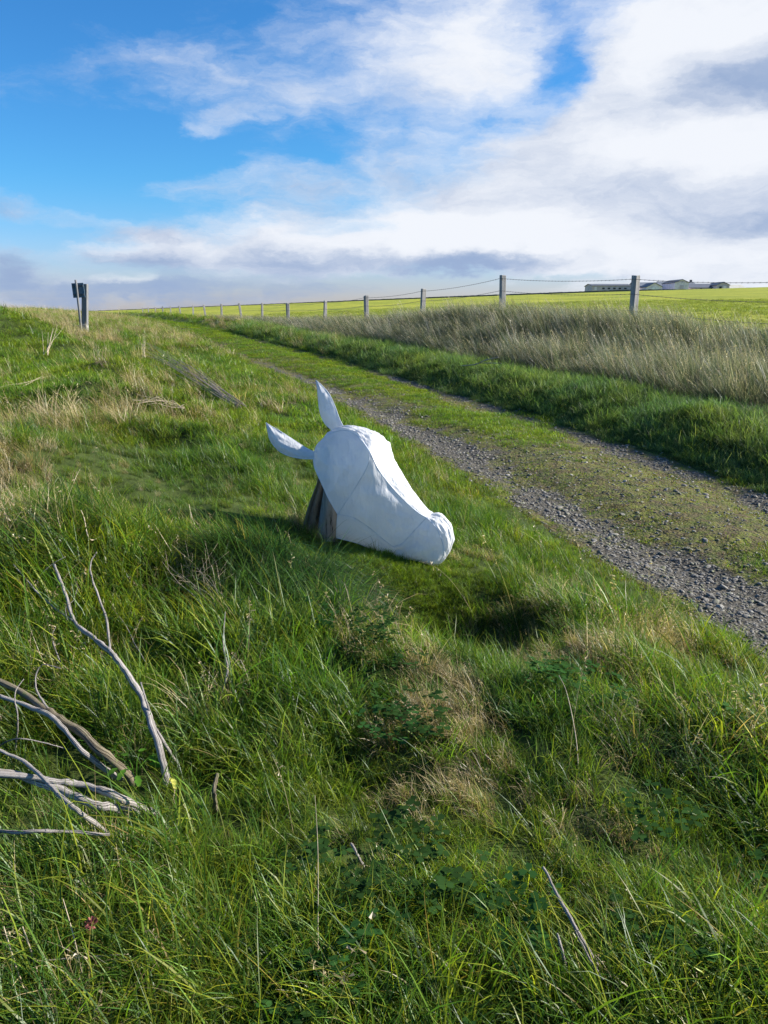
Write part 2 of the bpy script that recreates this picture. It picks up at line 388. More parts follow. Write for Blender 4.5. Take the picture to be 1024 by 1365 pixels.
def tube_np(path, radii, sides=7, ellip=None):
    P = np.asarray(path, float); n = len(P); T = np.gradient(P, axis=0); T /= np.linalg.norm(T, axis=1)[:, None] + 1e-9
    up = np.array([0, 0, 1.0]) if abs(T[0][2]) < .9 else np.array([1.0, 0, 0])
    V = []; 
    A = np.cross(T, up); A /= np.linalg.norm(A, axis=1)[:, None] + 1e-9; B = np.cross(T, A)
    th = np.linspace(0, 2 * np.pi, sides, endpoint=False)
    for i in range(n):
        V.append(P[i] + radii[i] * (np.cos(th)[:, None] * A[i] + np.sin(th)[:, None] * B[i]))
    global LASTG
    arc = np.concatenate([[0], np.cumsum(np.linalg.norm(np.diff(P, axis=0), axis=1))])
    LASTG = np.concatenate([np.stack([np.cos(th), np.sin(th), np.full(sides, a_ / .05)], -1) for a_ in arc] + [np.zeros((1, 3)), np.array([[0, 0, arc[-1] / .05]])])
    V = np.concatenate(V); F = []
    for i in range(n - 1):
        for j in range(sides):
            k = (j + 1) % sides; F.append((i * sides + j, i * sides + k, (i + 1) * sides + k, (i + 1) * sides + j))
    V = np.vstack([V, P[0], P[-1]]); a = n * sides; tr = []
    for j in range(sides):
        k = (j + 1) % sides; tr.append((a, k, j)); tr.append((a + 1, (n - 1) * sides + j, (n - 1) * sides + k))
    return V, F, tr
class MB:
    def __init__(s): s.V = []; s.Q = []; s.T = []; s.n = 0; s.G = []
    def add(s, V, Q=(), T=()):
        if len(Q): s.Q.append(np.asarray(Q) + s.n)
        if len(T): s.T.append(np.asarray(T) + s.n)
        s.V.append(np.asarray(V, float)); s.n += len(V); return s
    def tube(s, path, radii, sides=7):
        s.add(*tube_np(path, radii, sides)); s.G.append(LASTG); return s
    def box(s, x0, x1, y0, y1, z0, z1, tf=None):
        V = np.array([(x, y, z) for x in (x0, x1) for y in (y0, y1) for z in (z0, z1)], float)
        if tf is not None: V = tf(V)
        return s.add(V, [(0, 1, 3, 2), (4, 6, 7, 5), (0, 4, 5, 1), (2, 3, 7, 6), (0, 2, 6, 4), (1, 5, 7, 3)])
    def build(s, name, mat, parent=None, smooth=True, origin=None):
        V = np.concatenate(s.V)
        if origin is not None: V = V - np.asarray(origin)
        F = []
        if s.Q: F.append(np.concatenate(s.Q))
        if s.T: F.append(np.concatenate(s.T))
        G = np.concatenate(s.G) if s.G else None
        me = mesh_np(name, V, F, mat, G if G is not None and len(G) == len(V) else None, smooth=smooth); o = obj(name, me, parent)
        if origin is not None and parent is None: o.location = origin
        return o
def smooth_path(pts, n=6):
    P = np.asarray(pts, float); out = []
    for i in range(len(P) - 1):
        p0 = P[max(i - 1, 0)]; p1 = P[i]; p2 = P[i + 1]; p3 = P[min(i + 2, len(P) - 1)]
        for t in np.linspace(0, 1, n, endpoint=False):
            out.append(.5 * ((2 * p1) + (-p0 + p2) * t + (2 * p0 - 5 * p1 + 4 * p2 - p3) * t ** 2 + (-p0 + 3 * p1 - 3 * p2 + p3) * t ** 3))
    out.append(P[-1]); return np.array(out)

# ------------------------------------------------------------------ ground, track, field
def ground():
    az = np.concatenate([np.arange(-180, -48, 3.0), np.arange(-48, 48, .42), np.arange(48, 180, 3.0)]); az = np.radians(az)
    rr = np.concatenate([[0.0], np.geomspace(.4, 4000, 330)])
    A, RR = np.meshgrid(az, rr); X = RR * np.sin(A); Y = RR * np.cos(A)
    Z = height(X, Y)
    xl, xr = xleft(Y), xright(Y)
    ins = sstep(X - xl, 0.05, .3) * sstep(xr - X, .05, .3); Z = Z - .10 * ins
    f = fdist(X, Y); Z = Z - .25 * sstep(f, .9, 2.2)
    n, m = A.shape; idx = np.arange(n * m).reshape(n, m); nx = np.roll(idx, -1, axis=1)
    F = np.stack([idx[:-1], nx[:-1], nx[1:], idx[1:]], -1).reshape(-1, 4)[:, ::-1]
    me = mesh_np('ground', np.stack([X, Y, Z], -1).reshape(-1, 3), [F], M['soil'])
    tag(obj('ground', me), 'rough grassy ground of the bank on both sides of the track', None, None, 'structure')
ground()
def moss_field(x, y):
    xl, xr = xleft(y), xright(y); s = (x - xl) / (xr - xl)
    m = .26 + .92 * np.exp(-((s - .57) / .29) ** 2) + .7 * sstep(s, .10, -.02) + .8 * sstep(s, .93, 1.02)
    far = sstep(y, 7, 22)
    m = m - (.45 * np.exp(-((s - .89) / .07) ** 2) + .24 * np.exp(-((s - .17) / .13) ** 2)) * (1 - .6 * far) - .14 * sstep(y, 7, 3.5)
    m = m * (1 + .35 * far) + .28 * far + .75 * fbm(x * .9, y * .55, 60) + .6 * fbm(x * 3.5, y * 2.5, 66) + .06
    return np.clip(m, 0, 1)
def track():
    ys = np.concatenate([np.arange(-1.5, 14, .05), np.geomspace(14, 110, 260)]); ss = np.linspace(-.03, 1.03, 90)
    Yg, S = np.meshgrid(ys, ss, indexing='ij'); X = xleft(Yg) + S * (xright(Yg) - xleft(Yg)); Z = height(X, Yg) + .004 - .09 * sstep(S, .02, -.03) - .09 * sstep(S, .98, 1.03)
    near = sstep(Yg, 20, 8); Z = Z + near * .006 * (vnoise(X * 22, Yg * 22, 71) + .6 * vnoise(X * 45, Yg * 45, 72))
    n, m = X.shape; i = np.arange(n * m).reshape(n, m); F = np.stack([i[:-1, :-1], i[:-1, 1:], i[1:, 1:], i[1:, :-1]], -1).reshape(-1, 4)
    mo = moss_field(X, Yg).reshape(-1)
    me = mesh_np('gravel_track', np.stack([X, Yg, Z], -1).reshape(-1, 3), [F], M['track'], cols=np.stack([mo] * 3, -1))
    return tag(obj('gravel_track', me), 'stony farm track with two gravel ruts and a mossy crown', None, None, 'structure')
TRACK = track()
def field():
    fs = np.concatenate([[.9], np.geomspace(1.5, 330, 80)]); al = np.concatenate([np.linspace(-60, 120, 150), np.linspace(125, 420, 60)])
    Fd, Al = np.meshgrid(fs, al, indexing='ij')
    dx, dy = -FS / math.hypot(1, FS), 1 / math.hypot(1, FS)
    X = FA + dx * Al + .912 * Fd; Y = dy * Al + .41 * Fd
    Z = height(X, Y) + .06 - .4 * sstep(Fd, 1.6, .9)
    n, m = X.shape; i = np.arange(n * m).reshape(n, m); F = np.stack([i[:-1, :-1], i[:-1, 1:], i[1:, 1:], i[1:, :-1]], -1).reshape(-1, 4)[:, ::-1]
    me = mesh_np('field', np.stack([X, Y, Z], -1).reshape(-1, 3), [F], M['field'])
    tag(obj('field', me), 'bright yellow green field rising gently beyond the fence', None, None, 'structure')
field()

# ------------------------------------------------------------------ grass clumps (source meshes, outside the scene)
def blades(n, radius, hmin, hmax, w, bend, palette, segs=4, dirspread=math.pi, lean=.25, droop=0.0, seed=0):
    g = np.random.default_rng(seed)
    r = radius * np.sqrt(g.random(n)); a = g.random(n) * 2 * np.pi; bx = r * np.cos(a); by = r * np.sin(a)
    L = g.uniform(hmin, hmax, n) * g.uniform(.75, 1.1, n); th = g.normal(0, 1, n) * dirspread * .5
    if dirspread >= math.pi: th = g.random(n) * 2 * np.pi
    bd = np.abs(g.normal(bend, bend * .45, n)); ln = np.abs(g.normal(lean, lean * .5, n)); W = w * g.uniform(.6, 1.25, n)
    face = th + np.pi / 2 + g.normal(0, .5, n)
    cols = palette(g, n)          # (n,2,3) root / tip
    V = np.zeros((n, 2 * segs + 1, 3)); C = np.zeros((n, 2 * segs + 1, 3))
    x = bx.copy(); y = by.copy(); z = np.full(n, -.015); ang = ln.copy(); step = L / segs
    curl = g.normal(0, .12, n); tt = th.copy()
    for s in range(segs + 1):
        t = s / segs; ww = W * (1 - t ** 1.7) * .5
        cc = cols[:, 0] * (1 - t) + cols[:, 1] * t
        if s < segs:
            V[:, 2 * s] = np.stack([x - ww * np.cos(face), y - ww * np.sin(face), z], -1)
            V[:, 2 * s + 1] = np.stack([x + ww * np.cos(face), y + ww * np.sin(face), z], -1); C[:, 2 * s] = cc; C[:, 2 * s + 1] = cc
        else:
            V[:, 2 * s] = np.stack([x, y, z], -1); C[:, 2 * s] = cc
        ang = ang + bd * (.5 + t * (1 + droop)) / segs; tt = tt + curl
        x = x + step * np.sin(ang) * np.cos(tt); y = y + step * np.sin(ang) * np.sin(tt); z = z + step * np.cos(ang)
    k = 2 * segs + 1; off = np.arange(n)[:, None] * k
    Q = np.concatenate([np.array([2 * s, 2 * s + 1, 2 * s + 3, 2 * s + 2])[None] + off for s in range(segs - 1)]) if segs > 1 else np.zeros((0, 4), int)
    T = np.array([2 * segs - 2, 2 * segs - 1, 2 * segs])[None] + off
    return V.reshape(-1, 3), Q, T, C.reshape(-1, 3)
def pal(roots, tips, w, jit=.26):
    roots = np.array(roots); tips = np.array(tips); w = np.array(w) / sum(w)
    def f(g, n):
        i = g.choice(len(w), n, p=w); j = np.exp(g.normal(0, jit, (n, 1, 1)))
        return np.stack([roots[i], tips[i]], 1) * j
    return f
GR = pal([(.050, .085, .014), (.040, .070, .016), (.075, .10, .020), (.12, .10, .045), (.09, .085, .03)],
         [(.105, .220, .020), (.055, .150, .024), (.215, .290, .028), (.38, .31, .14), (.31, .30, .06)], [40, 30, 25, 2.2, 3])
GREEN = pal([(.055, .090, .014), (.062, .098, .018)], [(.14, .28, .022), (.26, .36, .032)], [5, 4])
FESC = pal([(.022, .042, .016), (.020, .036, .018), (.10, .09, .04)], [(.080, .17, .040), (.026, .070, .030), (.24, .22, .09)], [6, 6, .9], .45)
STRAW = pal([(.16, .12, .055), (.20, .15, .08), (.05, .07, .015)], [(.50, .38, .19), (.62, .49, .28), (.20, .22, .05)], [6, 5, 3])
DITCH = pal([(.050, .058, .038), (.09, .08, .06), (.035, .052, .030), (.20, .18, .14)], [(.20, .21, .16), (.40, .34, .27), (.095, .13, .085), (.52, .47, .40)], [5, 2.4, 9, 1.3], .35)
PINK = pal([(.13, .10, .065), (.10, .09, .05)], [(.46, .35, .28), (.34, .27, .20)], [1, 1])
VERGE = pal([(.03, .052, .014), (.03, .05, .016)], [(.15, .28, .07), (.28, .39, .18)], [5, 3])
MOSS = pal([(.05, .06, .015), (.07, .055, .02), (.05, .04, .025)], [(.12, .22, .024), (.25, .25, .032), (.14, .10, .05)], [6, 2.4, 2])
FIELDP = pal([(.12, .16, .025)], [(.32, .36, .05)], [1])
LIB = {}
def lib(name, variants, mat, extra=None):
    col = bpy.data.collections.new('source_' + name); LIB[name] = (col, len(variants))
    for i, kws in enumerate(variants):
        parts = kws if isinstance(kws, list) else [kws]
        VV, QQ, TT, CC, n0 = [], [], [], [], 0
        for kw in parts:
            V, Q, T, C = kw if isinstance(kw, tuple) else blades(**kw)
            VV.append(V); QQ.append(Q + n0); TT.append(T + n0); CC.append(C); n0 += len(V)
        me = mesh_np('%s_%02d' % (name, i), np.concatenate(VV), [np.concatenate(QQ), np.concatenate(TT)], mat, np.concatenate(CC))
        col.objects.link(bpy.data.objects.new('%s_%02d' % (name, i), me))
def seedhead(n, radius, h0, h1, seed, bend=.7, colr=(.42, .33, .20), wid=.002, head=.05):
    """dry flowering stems: a thin stalk that carries a loose nodding panicle"""
    g = np.random.default_rng(seed); VV, TT, CC, n0 = [], [], [], 0; QQ = []
    for i in range(n):
        a = g.random() * 6.28; r = radius * math.sqrt(g.random()); x, y, z = r * math.cos(a), r * math.sin(a), 0
        L = g.uniform(h0, h1); th = g.normal(0, .8); ang = abs(g.normal(.12, .1)); b = abs(g.normal(bend, .3)); pts = [(x, y, z)]; S = 7
        for s in range(S):
            ang += b * (.25 + 1.5 * (s / S) ** 2) / S; x += L / S * math.sin(ang) * math.cos(th); y += L / S * math.sin(ang) * math.sin(th); z += L / S * math.cos(ang); pts.append((x, y, z))
        pts = np.array(pts); fa = g.random() * 3.14; dv = np.array([math.cos(fa), math.sin(fa), 0])
        w = wid * np.linspace(1, .5, S + 1)[:, None]
        V = np.empty((2 * (S + 1), 3)); V[0::2] = pts - dv * w / 2; V[1::2] = pts + dv * w / 2
        VV.append(V); CC.append(np.tile(np.array(colr) * g.uniform(.7, 1.15), (len(V), 1)))
        QQ.append(np.array([(2 * s, 2 * s + 1, 2 * s + 3, 2 * s + 2) for s in range(S)]) + n0); n0 += len(V)
        for k in range(14):
            t = S - 2.2 * g.random(); i0 = int(t); p = pts[i0] + (pts[min(i0 + 1, S)] - pts[i0]) * (t - i0)
            d = g.normal(0, 1, 3); d[2] = d[2] * .6 - .3; d /= np.linalg.norm(d); q = p + d * head * g.uniform(.15, .5); s_ = np.cross(d, g.normal(0, 1, 3)); s_ = s_ / np.linalg.norm(s_) * wid * 1.3
            VV.append(np.array([p, q + s_, q - s_])); TT.append(np.array([[0, 1, 2]]) + n0); n0 += 3; CC.append(np.tile(np.array(colr) * g.uniform(.9, 1.3), (3, 1)))
    return np.concatenate(VV), np.concatenate(QQ), np.concatenate(TT), np.concatenate(CC)

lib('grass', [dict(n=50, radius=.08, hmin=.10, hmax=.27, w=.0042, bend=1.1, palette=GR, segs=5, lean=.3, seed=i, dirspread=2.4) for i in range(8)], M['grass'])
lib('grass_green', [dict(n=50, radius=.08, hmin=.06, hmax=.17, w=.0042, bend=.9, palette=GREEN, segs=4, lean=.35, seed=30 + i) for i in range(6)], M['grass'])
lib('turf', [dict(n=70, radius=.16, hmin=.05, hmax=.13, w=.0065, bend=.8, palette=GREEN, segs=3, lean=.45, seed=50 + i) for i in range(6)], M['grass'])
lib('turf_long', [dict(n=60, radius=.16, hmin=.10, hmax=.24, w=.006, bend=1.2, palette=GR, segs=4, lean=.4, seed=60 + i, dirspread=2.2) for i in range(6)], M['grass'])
lib('field_turf', [dict(n=70, radius=.2, hmin=.04, hmax=.10, w=.0065, bend=.8, palette=FIELDP, segs=3, lean=.45, seed=250 + i) for i in range(4)], M['dry'])
lib('verge', [dict(n=90, radius=.16, hmin=.08, hmax=.24, w=.005, bend=1.1, palette=VERGE, segs=4, lean=.4, seed=70 + i) for i in range(6)], M['grass'])
lib('fescue', [dict(n=64, radius=.05, hmin=.20, hmax=.42, w=.0040, bend=1.9, palette=FESC, segs=7, lean=.55, seed=90 + i, dirspread=1.0) for i in range(5)], M['grass'])
lib('straw', [[dict(n=50, radius=.07, hmin=.12, hmax=.32, w=.0035, bend=1.3, palette=STRAW, segs=5, lean=.3, seed=110 + i, dirspread=2.0), seedhead(1, .06, .18, .30, 300 + i, .9, (.42, .33, .20), .0018, .03)] for i in range(6)], M['dry'])
lib('ditch', [[dict(n=80, radius=.16, hmin=.50, hmax=.98, w=.0075, bend=.55, palette=DITCH, segs=5, lean=.16, seed=130 + i, dirspread=1.0), seedhead(1, .15, .75, .95, 400 + i, .8, (.36, .30, .22), .005, .07)] for i in range(6)], M['dry'])
lib('ditch_tuft', [dict(n=80, radius=.14, hmin=.25, hmax=.50, w=.007, bend=1.2, palette=PINK, segs=5, lean=.4, seed=150 + i) for i in range(4)], M['dry'])
lib('stalk', [seedhead(1, .01, .30, .62, 500 + i, .6, (.36, .29, .17), .0022, .05) for i in range(8)], M['dry'])
lib('moss', [dict(n=46, radius=.055, hmin=.008, hmax=.026, w=.0045, bend=.8, palette=MOSS, segs=2, lean=.5, seed=170 + i) for i in range(6)], M['grass'])
def leaf_clump(n, seed, s0=.010, h=.07, col=(.03, .075, .018)):
    g = np.random.default_rng(seed); VV, TT, CC, n0 = [], [], [], 0
    for i in range(n):
        a = g.random() * 6.28; r = .07 * math.sqrt(g.random()); p = np.array([r * math.cos(a), r * math.sin(a), g.uniform(.3, 1) * h]); cc = np.array(col) * g.uniform(.7, 1.4)
        b0 = np.array([p[0] * .7, p[1] * .7, 0]); VV.append(np.array([b0 - (.0008, 0, 0), b0 + (.0008, 0, 0), p])); TT.append(np.array([[0, 1, 2]]) + n0); n0 += 3; CC.append(np.tile(cc * .7, (3, 1)))
        for k in range(3):
            t = a + k * 2.1 + g.normal(0, .2); d = np.array([math.cos(t), math.sin(t), g.uniform(-.2, .25)]); sd = np.array([-math.sin(t), math.cos(t), g.uniform(-.1, .1)]); s = s0 * g.uniform(.8, 1.4)
            VV.append(np.array([p, p + d * s * .7 + sd * s * .55, p + d * s * 1.35 + sd * s * .35, p + d * s * 1.2, p + d * s * 1.35 - sd * s * .35, p + d * s * .7 - sd * s * .55]))
            TT.append(np.array([(0, 1, 2), (0, 2, 3), (0, 3, 4), (0, 4, 5)]) + n0); n0 += 6; CC.append(np.tile(cc, (6, 1)))
    return np.concatenate(VV), np.zeros((0, 4), int), np.concatenate(TT), np.concatenate(CC)
lib('clover', [leaf_clump(22, 600 + i) for i in range(5)], M['clover'])
def rock(seed, sub=1):
    import bmesh
    g = np.random.default_rng(seed); bm = bmesh.new(); bmesh.ops.create_icosphere(bm, subdivisions=sub, radius=1)
    V = np.array([v.co[:] for v in bm.verts]); F = np.array([[v.index for v in f.verts] for f in bm.faces]); bm.free()
    for _ in range(5):
        d = g.normal(0, 1, 3); d /= np.linalg.norm(d); k = V @ d; cut = g.uniform(.45, .75); V = V - np.clip(k - cut, 0, 9)[:, None] * d * .9
    V *= (g.uniform(.8, 1.2), g.uniform(.6, .9), g.uniform(.32, .55)); return V, F
ROCK_ME = []
for i in range(8):
    V, F = rock(700 + i, 2 if i < 4 else 1); me = mesh_np('stone_%d' % i, V, [F], M['stone'], smooth=i < 4); ROCK_ME.append(me)
colr = bpy.data.collections.new('source_gravel'); LIB['gravel'] = (colr, 8)
for i, me in enumerate(ROCK_ME): colr.objects.link(bpy.data.objects.new('gravel_%02d' % i, me))

def scatter_group(name):
    ng = bpy.data.node_groups.new('scatter_' + name, 'GeometryNodeTree')
    ng.interface.new_socket('Geometry', in_out='INPUT', socket_type='NodeSocketGeometry'); ng.interface.new_socket('Geometry', in_out='OUTPUT', socket_type='NodeSocketGeometry')
    N = ng.nodes.new; Lk = ng.links.new
    gi, go = N('NodeGroupInput'), N('NodeGroupOutput'); ci = N('GeometryNodeCollectionInfo'); ci.inputs[0].default_value = LIB[name][0]
    ci.inputs['Separate Children'].default_value = True; ci.inputs['Reset Children'].default_value = True
    ip = N('GeometryNodeInstanceOnPoints'); ip.inputs['Pick Instance'].default_value = True
    def na(nm, t): n = N('GeometryNodeInputNamedAttribute'); n.data_type = t; n.inputs[0].default_value = nm; return n.outputs[0]
    er = N('FunctionNodeEulerToRotation'); Lk(na('rot', 'FLOAT_VECTOR'), er.inputs[0])
    Lk(gi.outputs[0], ip.inputs['Points']); Lk(ci.outputs[0], ip.inputs['Instance']); Lk(na('idx', 'INT'), ip.inputs['Instance Index'])
    Lk(er.outputs[0], ip.inputs['Rotation']); Lk(na('scl', 'FLOAT_VECTOR'), ip.inputs['Scale']); Lk(ip.outputs[0], go.inputs[0]); return ng
GROUPS = {}
def scatter(objname, src, P, rot, scl, label, cat):
    n = len(P)
    if n == 0: return
    me = bpy.data.meshes.new(objname); me.vertices.add(n); me.vertices.foreach_set('co', np.asarray(P, np.float32).ravel())
    scl = np.asarray(scl, float)
    if scl.ndim == 1: scl = np.stack([scl] * 3, -1)
    a = me.attributes.new('rot', 'FLOAT_VECTOR', 'POINT'); a.data.foreach_set('vector', np.asarray(rot, np.float32).ravel())
    a = me.attributes.new('scl', 'FLOAT_VECTOR', 'POINT'); a.data.foreach_set('vector', scl.astype(np.float32).ravel())
    a = me.attributes.new('idx', 'INT', 'POINT'); a.data.foreach_set('value', rng.integers(0, LIB[src][1], n).astype(np.int32))
    o = obj(objname, me); md = o.modifiers.new('scatter', 'NODES')
    if src not in GROUPS: GROUPS[src] = scatter_group(src)
    md.node_group = GROUPS[src]; tag(o, label, cat, None, 'stuff'); print('scatter', objname, n); return o
def sample(n_per, r0, r1, fall=1.0, rref=2.0, az=40, nearaz=None):
    """points around the camera spot; density n_per /m2 at r<=rref, then (rref/r)^fall"""
    rr = np.geomspace(r0, r1, 400); dens = n_per * np.minimum(1, (rref / rr) ** fall); w = dens * rr * 2 * R(az)
    cdf = np.concatenate([[0], np.cumsum(.5 * (w[1:] + w[:-1]) * np.diff(rr))]); n = int(cdf[-1]); u = rng.random(n) * cdf[-1]
    r = np.interp(u, cdf, rr); a = rng.uniform(-R(az), R(az), n); return r * np.sin(a), r * np.cos(a), r
def rots(n, yaw0, yawsd, tilt=.15):
    return np.stack([rng.normal(0, tilt, n), rng.normal(0, tilt, n), rng.normal(yaw0, yawsd, n)], -1)
def prox(x, y, spots):
    d = np.zeros_like(x)
    for (sx, sy, r, w) in spots: d = np.maximum(d, w * np.exp(-((x - sx) ** 2 + (y - sy) ** 2) / r ** 2))
    return d
def spots(lst): 
    o = []
    for (u, v, r, w) in lst: g = P2G(u, v); o.append((g[0], g[1], r, w))
    return o
WIND = math.pi * 1.02      # tips drift to the left
SPOT_STRAW = spots([(590, 960, .16, 1.), (620, 1030, .16, .8), (560, 905, .15, .6), (760, 880, .2, 1.), (700, 850, .17, .9), (880, 870, .2, 1.), (820, 930, .15, .5), (800, 1110, .10, .7), (730, 780, .14, .5),
                     (640, 745, .12, .7), (165, 550, .35, .7), (20, 630, .35, .7), (40, 420, 2.2, 1.), (110, 450, 1.0, .9), (230, 560, .4, .4), (440, 725, .12, .7), (400, 700, .2, .7), (20, 700, .3, .5), (500, 860, .15, .35),
                     (260, 540, .3, .6), (990, 1000, .15, .5), (320, 480, .6, .4), (230, 450, 1, .4), (480, 640, .3, .3), (270, 780, .16, .6), (60, 560, .6, .5), (860, 1010, .12, .4)])
SPOT_FESC = spots([(360, 770, .26, 1.), (430, 770, .2, 1.), (300, 790, .2, .8), (480, 800, .18, .8), (470, 890, .2, .3), (255, 600, .35, 1.), (160, 600, .5, .8), (180, 505, .5, .8), (330, 500, .4, .6), (80, 720, .3, .7), (680, 900, .2, .6), (540, 1000, .1, .3), (900, 1000, .2, .5)])
HEAD_SPOTS = spots([(u, v, .12 if u < 440 else .17, 1.) for u, v in ((415, 738), (432, 742), (455, 735), (490, 745), (520, 765), (550, 780), (580, 790), (600, 775), (560, 760), (500, 730), (620, 760), (480, 765), (540, 800))])
BRANCH_SPOTS = spots([(u, v, .075, 1.) for u, v in ((218, 1030), (208, 1000), (195, 960), (180, 925), (165, 900), (175, 1040), (150, 1020), (125, 1000), (100, 985), (75, 970), (50, 960), (25, 945), (5, 935), (200, 1085), (170, 1080), (140, 1075), (110, 1065), (80, 1060), (50, 1050), (20, 1045), (0, 1040),
    (150, 1120), (125, 1105), (100, 1120), (60, 1122), (20, 1122), (140, 1000), (60, 1000), (100, 1020), (300, 905), (292, 940), (288, 1080), (288, 1050), (800, 1300), (780, 1270), (765, 1240), (750, 1300), (745, 1275), (480, 1150), (210, 1060))])
TUSS = spots([(340, 790, .17, .8), (400, 790, .17, .8), (450, 800, .15, .7), (300, 790, .12, .6), (370, 750, .15, .8), (420, 745, .1, .8)])
def tussock():
    c0 = P2G(390, 752); tgt = spots([(u, v, 0, 0) for u, v in ((300, 770), (330, 800), (370, 815), (410, 822), (445, 835), (480, 845), (500, 850), (350, 770), (390, 790), (430, 800), (290, 760))])
    X, Y = [], []
    for _ in range(300):
        t = tgt[rng.integers(len(tgt))]; k = rng.random() ** .8; X.append(c0[0] + (t[0] - c0[0]) * k + rng.normal(0, .035)); Y.append(c0[1] + (t[1] - c0[1]) * k + rng.normal(0, .03))
    X, Y = np.array(X), np.array(Y); yaw = np.arctan2(Y - c0[1] - .10, X - c0[0] + .02) + rng.normal(0, .30, len(X))
    ro = rots(len(X), 0, .1, .08); ro[:, 2] = yaw; kk = .45 + .55 * np.minimum(1, np.hypot(X - c0[0], Y - c0[1]) / .16)
    scatter('dark_tussock', 'fescue', np.stack([X, Y, height(X, Y)], -1), ro, rng.uniform(.85, 1.15, len(X)) * kk, 'dark green tussock of fine draped grass in front of the stump', 'grass tussock')
tussock()
def veg():
    # --- near bank
    x, y, r = sample(460, .75, 7.5, .85, 2.4, 42); dl = (xleft(y) - x) * .95
    edge = dl + .22 * fbm(x * 2.2, y * 2.2, 80) > -.02; x, y, r, dl = x[edge], y[edge], r[edge], dl[edge]
    z = height(x, y); st = prox(x, y, SPOT_STRAW); fe = prox(x, y, SPOT_FESC); u = rng.random(len(x))
    st = st * 1.35 + .015 + .28 * np.clip(fbm(x * 1.6, y * 1.6, 85) - .12, 0, 1); isf = u < fe * .5; isst = (~isf) & (rng.random(len(x)) < st * .8)
    low = sstep(dl, .35, .0)
    green = (~isf) & (~isst) & (rng.random(len(x)) < .35 + .5 * np.clip(fbm(x * .9, y * .9, 88) * 2, -.6, 1) + .3 * low)
    grow = np.minimum(1.7, (r / 2.2) ** .35 * (r > 2.2) + (r <= 2.2)) * np.exp(rng.normal(0, .18, len(x))) * (.8 + .6 * np.clip(fbm(x * 1.7, y * 1.7, 90) * 2, -.5, .8))
    grow = grow * (.74 + .26 * sstep(r, 1.1, 2.0)) * (1 - .55 * sstep(r, 2.9, 4.6)); hp = prox(x, y, HEAD_SPOTS); grow = grow * (1 - .76 * hp); isf = isf & (hp < .5)
    bp = prox(x, y, BRANCH_SPOTS); tp = prox(x, y, TUSS); keep = (rng.random(len(x)) > .2 * bp) & (rng.random(len(x)) > 1.3 * tp); grow = grow * (1 - .5 * bp)
    x, y, z, r, isf, isst, green, low, grow = [q[keep] for q in (x, y, z, r, isf, isst, green, low, grow)]
    P = np.stack([x, y, z], -1)
    m = (~isf) & (~isst) & (~green) 
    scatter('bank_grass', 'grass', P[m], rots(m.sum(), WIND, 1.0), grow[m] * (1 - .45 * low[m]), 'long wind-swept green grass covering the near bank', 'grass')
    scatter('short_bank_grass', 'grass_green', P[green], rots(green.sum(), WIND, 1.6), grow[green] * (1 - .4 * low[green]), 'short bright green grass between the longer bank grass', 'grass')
    m = isst; scatter('straw_grass', 'straw', P[m], rots(m.sum(), WIND, 1.2), grow[m] * .8 * (1 - .3 * low[m]), 'bleached straw coloured grass tufts on the near bank', 'grass')
    m = isf & (rng.random(len(x)) < .5); scatter('fescue_tussock', 'fescue', P[m], rots(m.sum(), WIND + .45, .45, .1), grow[m] * .8, 'dark fine-bladed tussock grass draped beside the stump', 'grass')
    hx, hy = [], []
    for (sx, sy, q, w) in HEAD_SPOTS + HEAD_SPOTS[5:9]:
        hx.append(sx + rng.normal(0, .15, 70)); hy.append(sy + rng.normal(0, .13, 70))
    hx, hy = np.concatenate(hx), np.concatenate(hy)
    scatter('short_bank_grass', 'grass_green', np.stack([hx, hy, height(hx, hy)], -1), rots(len(hx), WIND, 2, .2), rng.uniform(.18, .40, len(hx)), 'short bright grass right under the hanging muzzle', 'grass')
    # --- clover low in the near grass
    x, y, r = sample(34, .8, 3.2, .5, 2.2, 40); k = ((xleft(y) - x) > .5) & (prox(x, y, BRANCH_SPOTS) < .4) & (y < ledge_y(x) + .1) & (fbm(x * 2.5, y * 2.5, 95) > -.05); x, y = x[k], y[k]
    scatter('clover', 'clover', np.stack([x, y, height(x, y) + .03], -1), rots(len(x), 0, 3), rng.uniform(.8, 1.5, len(x)), 'small clover and vetch leaves low in the foreground grass', 'clover')
    # --- flowering stalks
    x, y, r = sample(7, .9, 12, .9, 2.4, 40); dl = xleft(y) - x; k = (dl > -.1) & (rng.random(len(x)) < .35 + prox(x, y, SPOT_STRAW)); x, y = x[k], y[k]
    scatter('dry_grass_stalks', 'stalk', np.stack([x, y, height(x, y)], -1), rots(len(x), WIND, 1.4, .2), rng.uniform(.6, 1.05, len(x)), 'thin dry flowering stalks standing over the bank grass', 'grass')
    # --- middle and far bank (left)
    x, y, r = sample(120, 6.2, 26, 1.35, 7.5, 38); dl = (xleft(y) - x) * .95; k = dl + .3 * fbm(x * 1.5, y * 1.5, 81) > -.05; x, y, r, dl = x[k], y[k], r[k], dl[k]
    P = np.stack([x, y, height(x, y)], -1); st = prox(x, y, SPOT_STRAW) * .6 + .01 + .22 * np.clip(fbm(x * .9, y * .9, 85) - .14, 0, 1)
    isst = rng.random(len(x)) < st; lng = (~isst) & (rng.random(len(x)) < .20 + .8 * fbm(x * .5, y * .5, 87)); sh = (~isst) & (~lng)
    grow = (r / 7.5) ** .45 * np.exp(rng.normal(0, .2, len(x))) * (1 - .4 * sstep(dl, .4, 0))
    scatter('bank_turf', 'turf', P[sh], rots(sh.sum(), WIND, 1.5), grow[sh] * .85, 'cropped bright green turf on the left bank', 'grass')
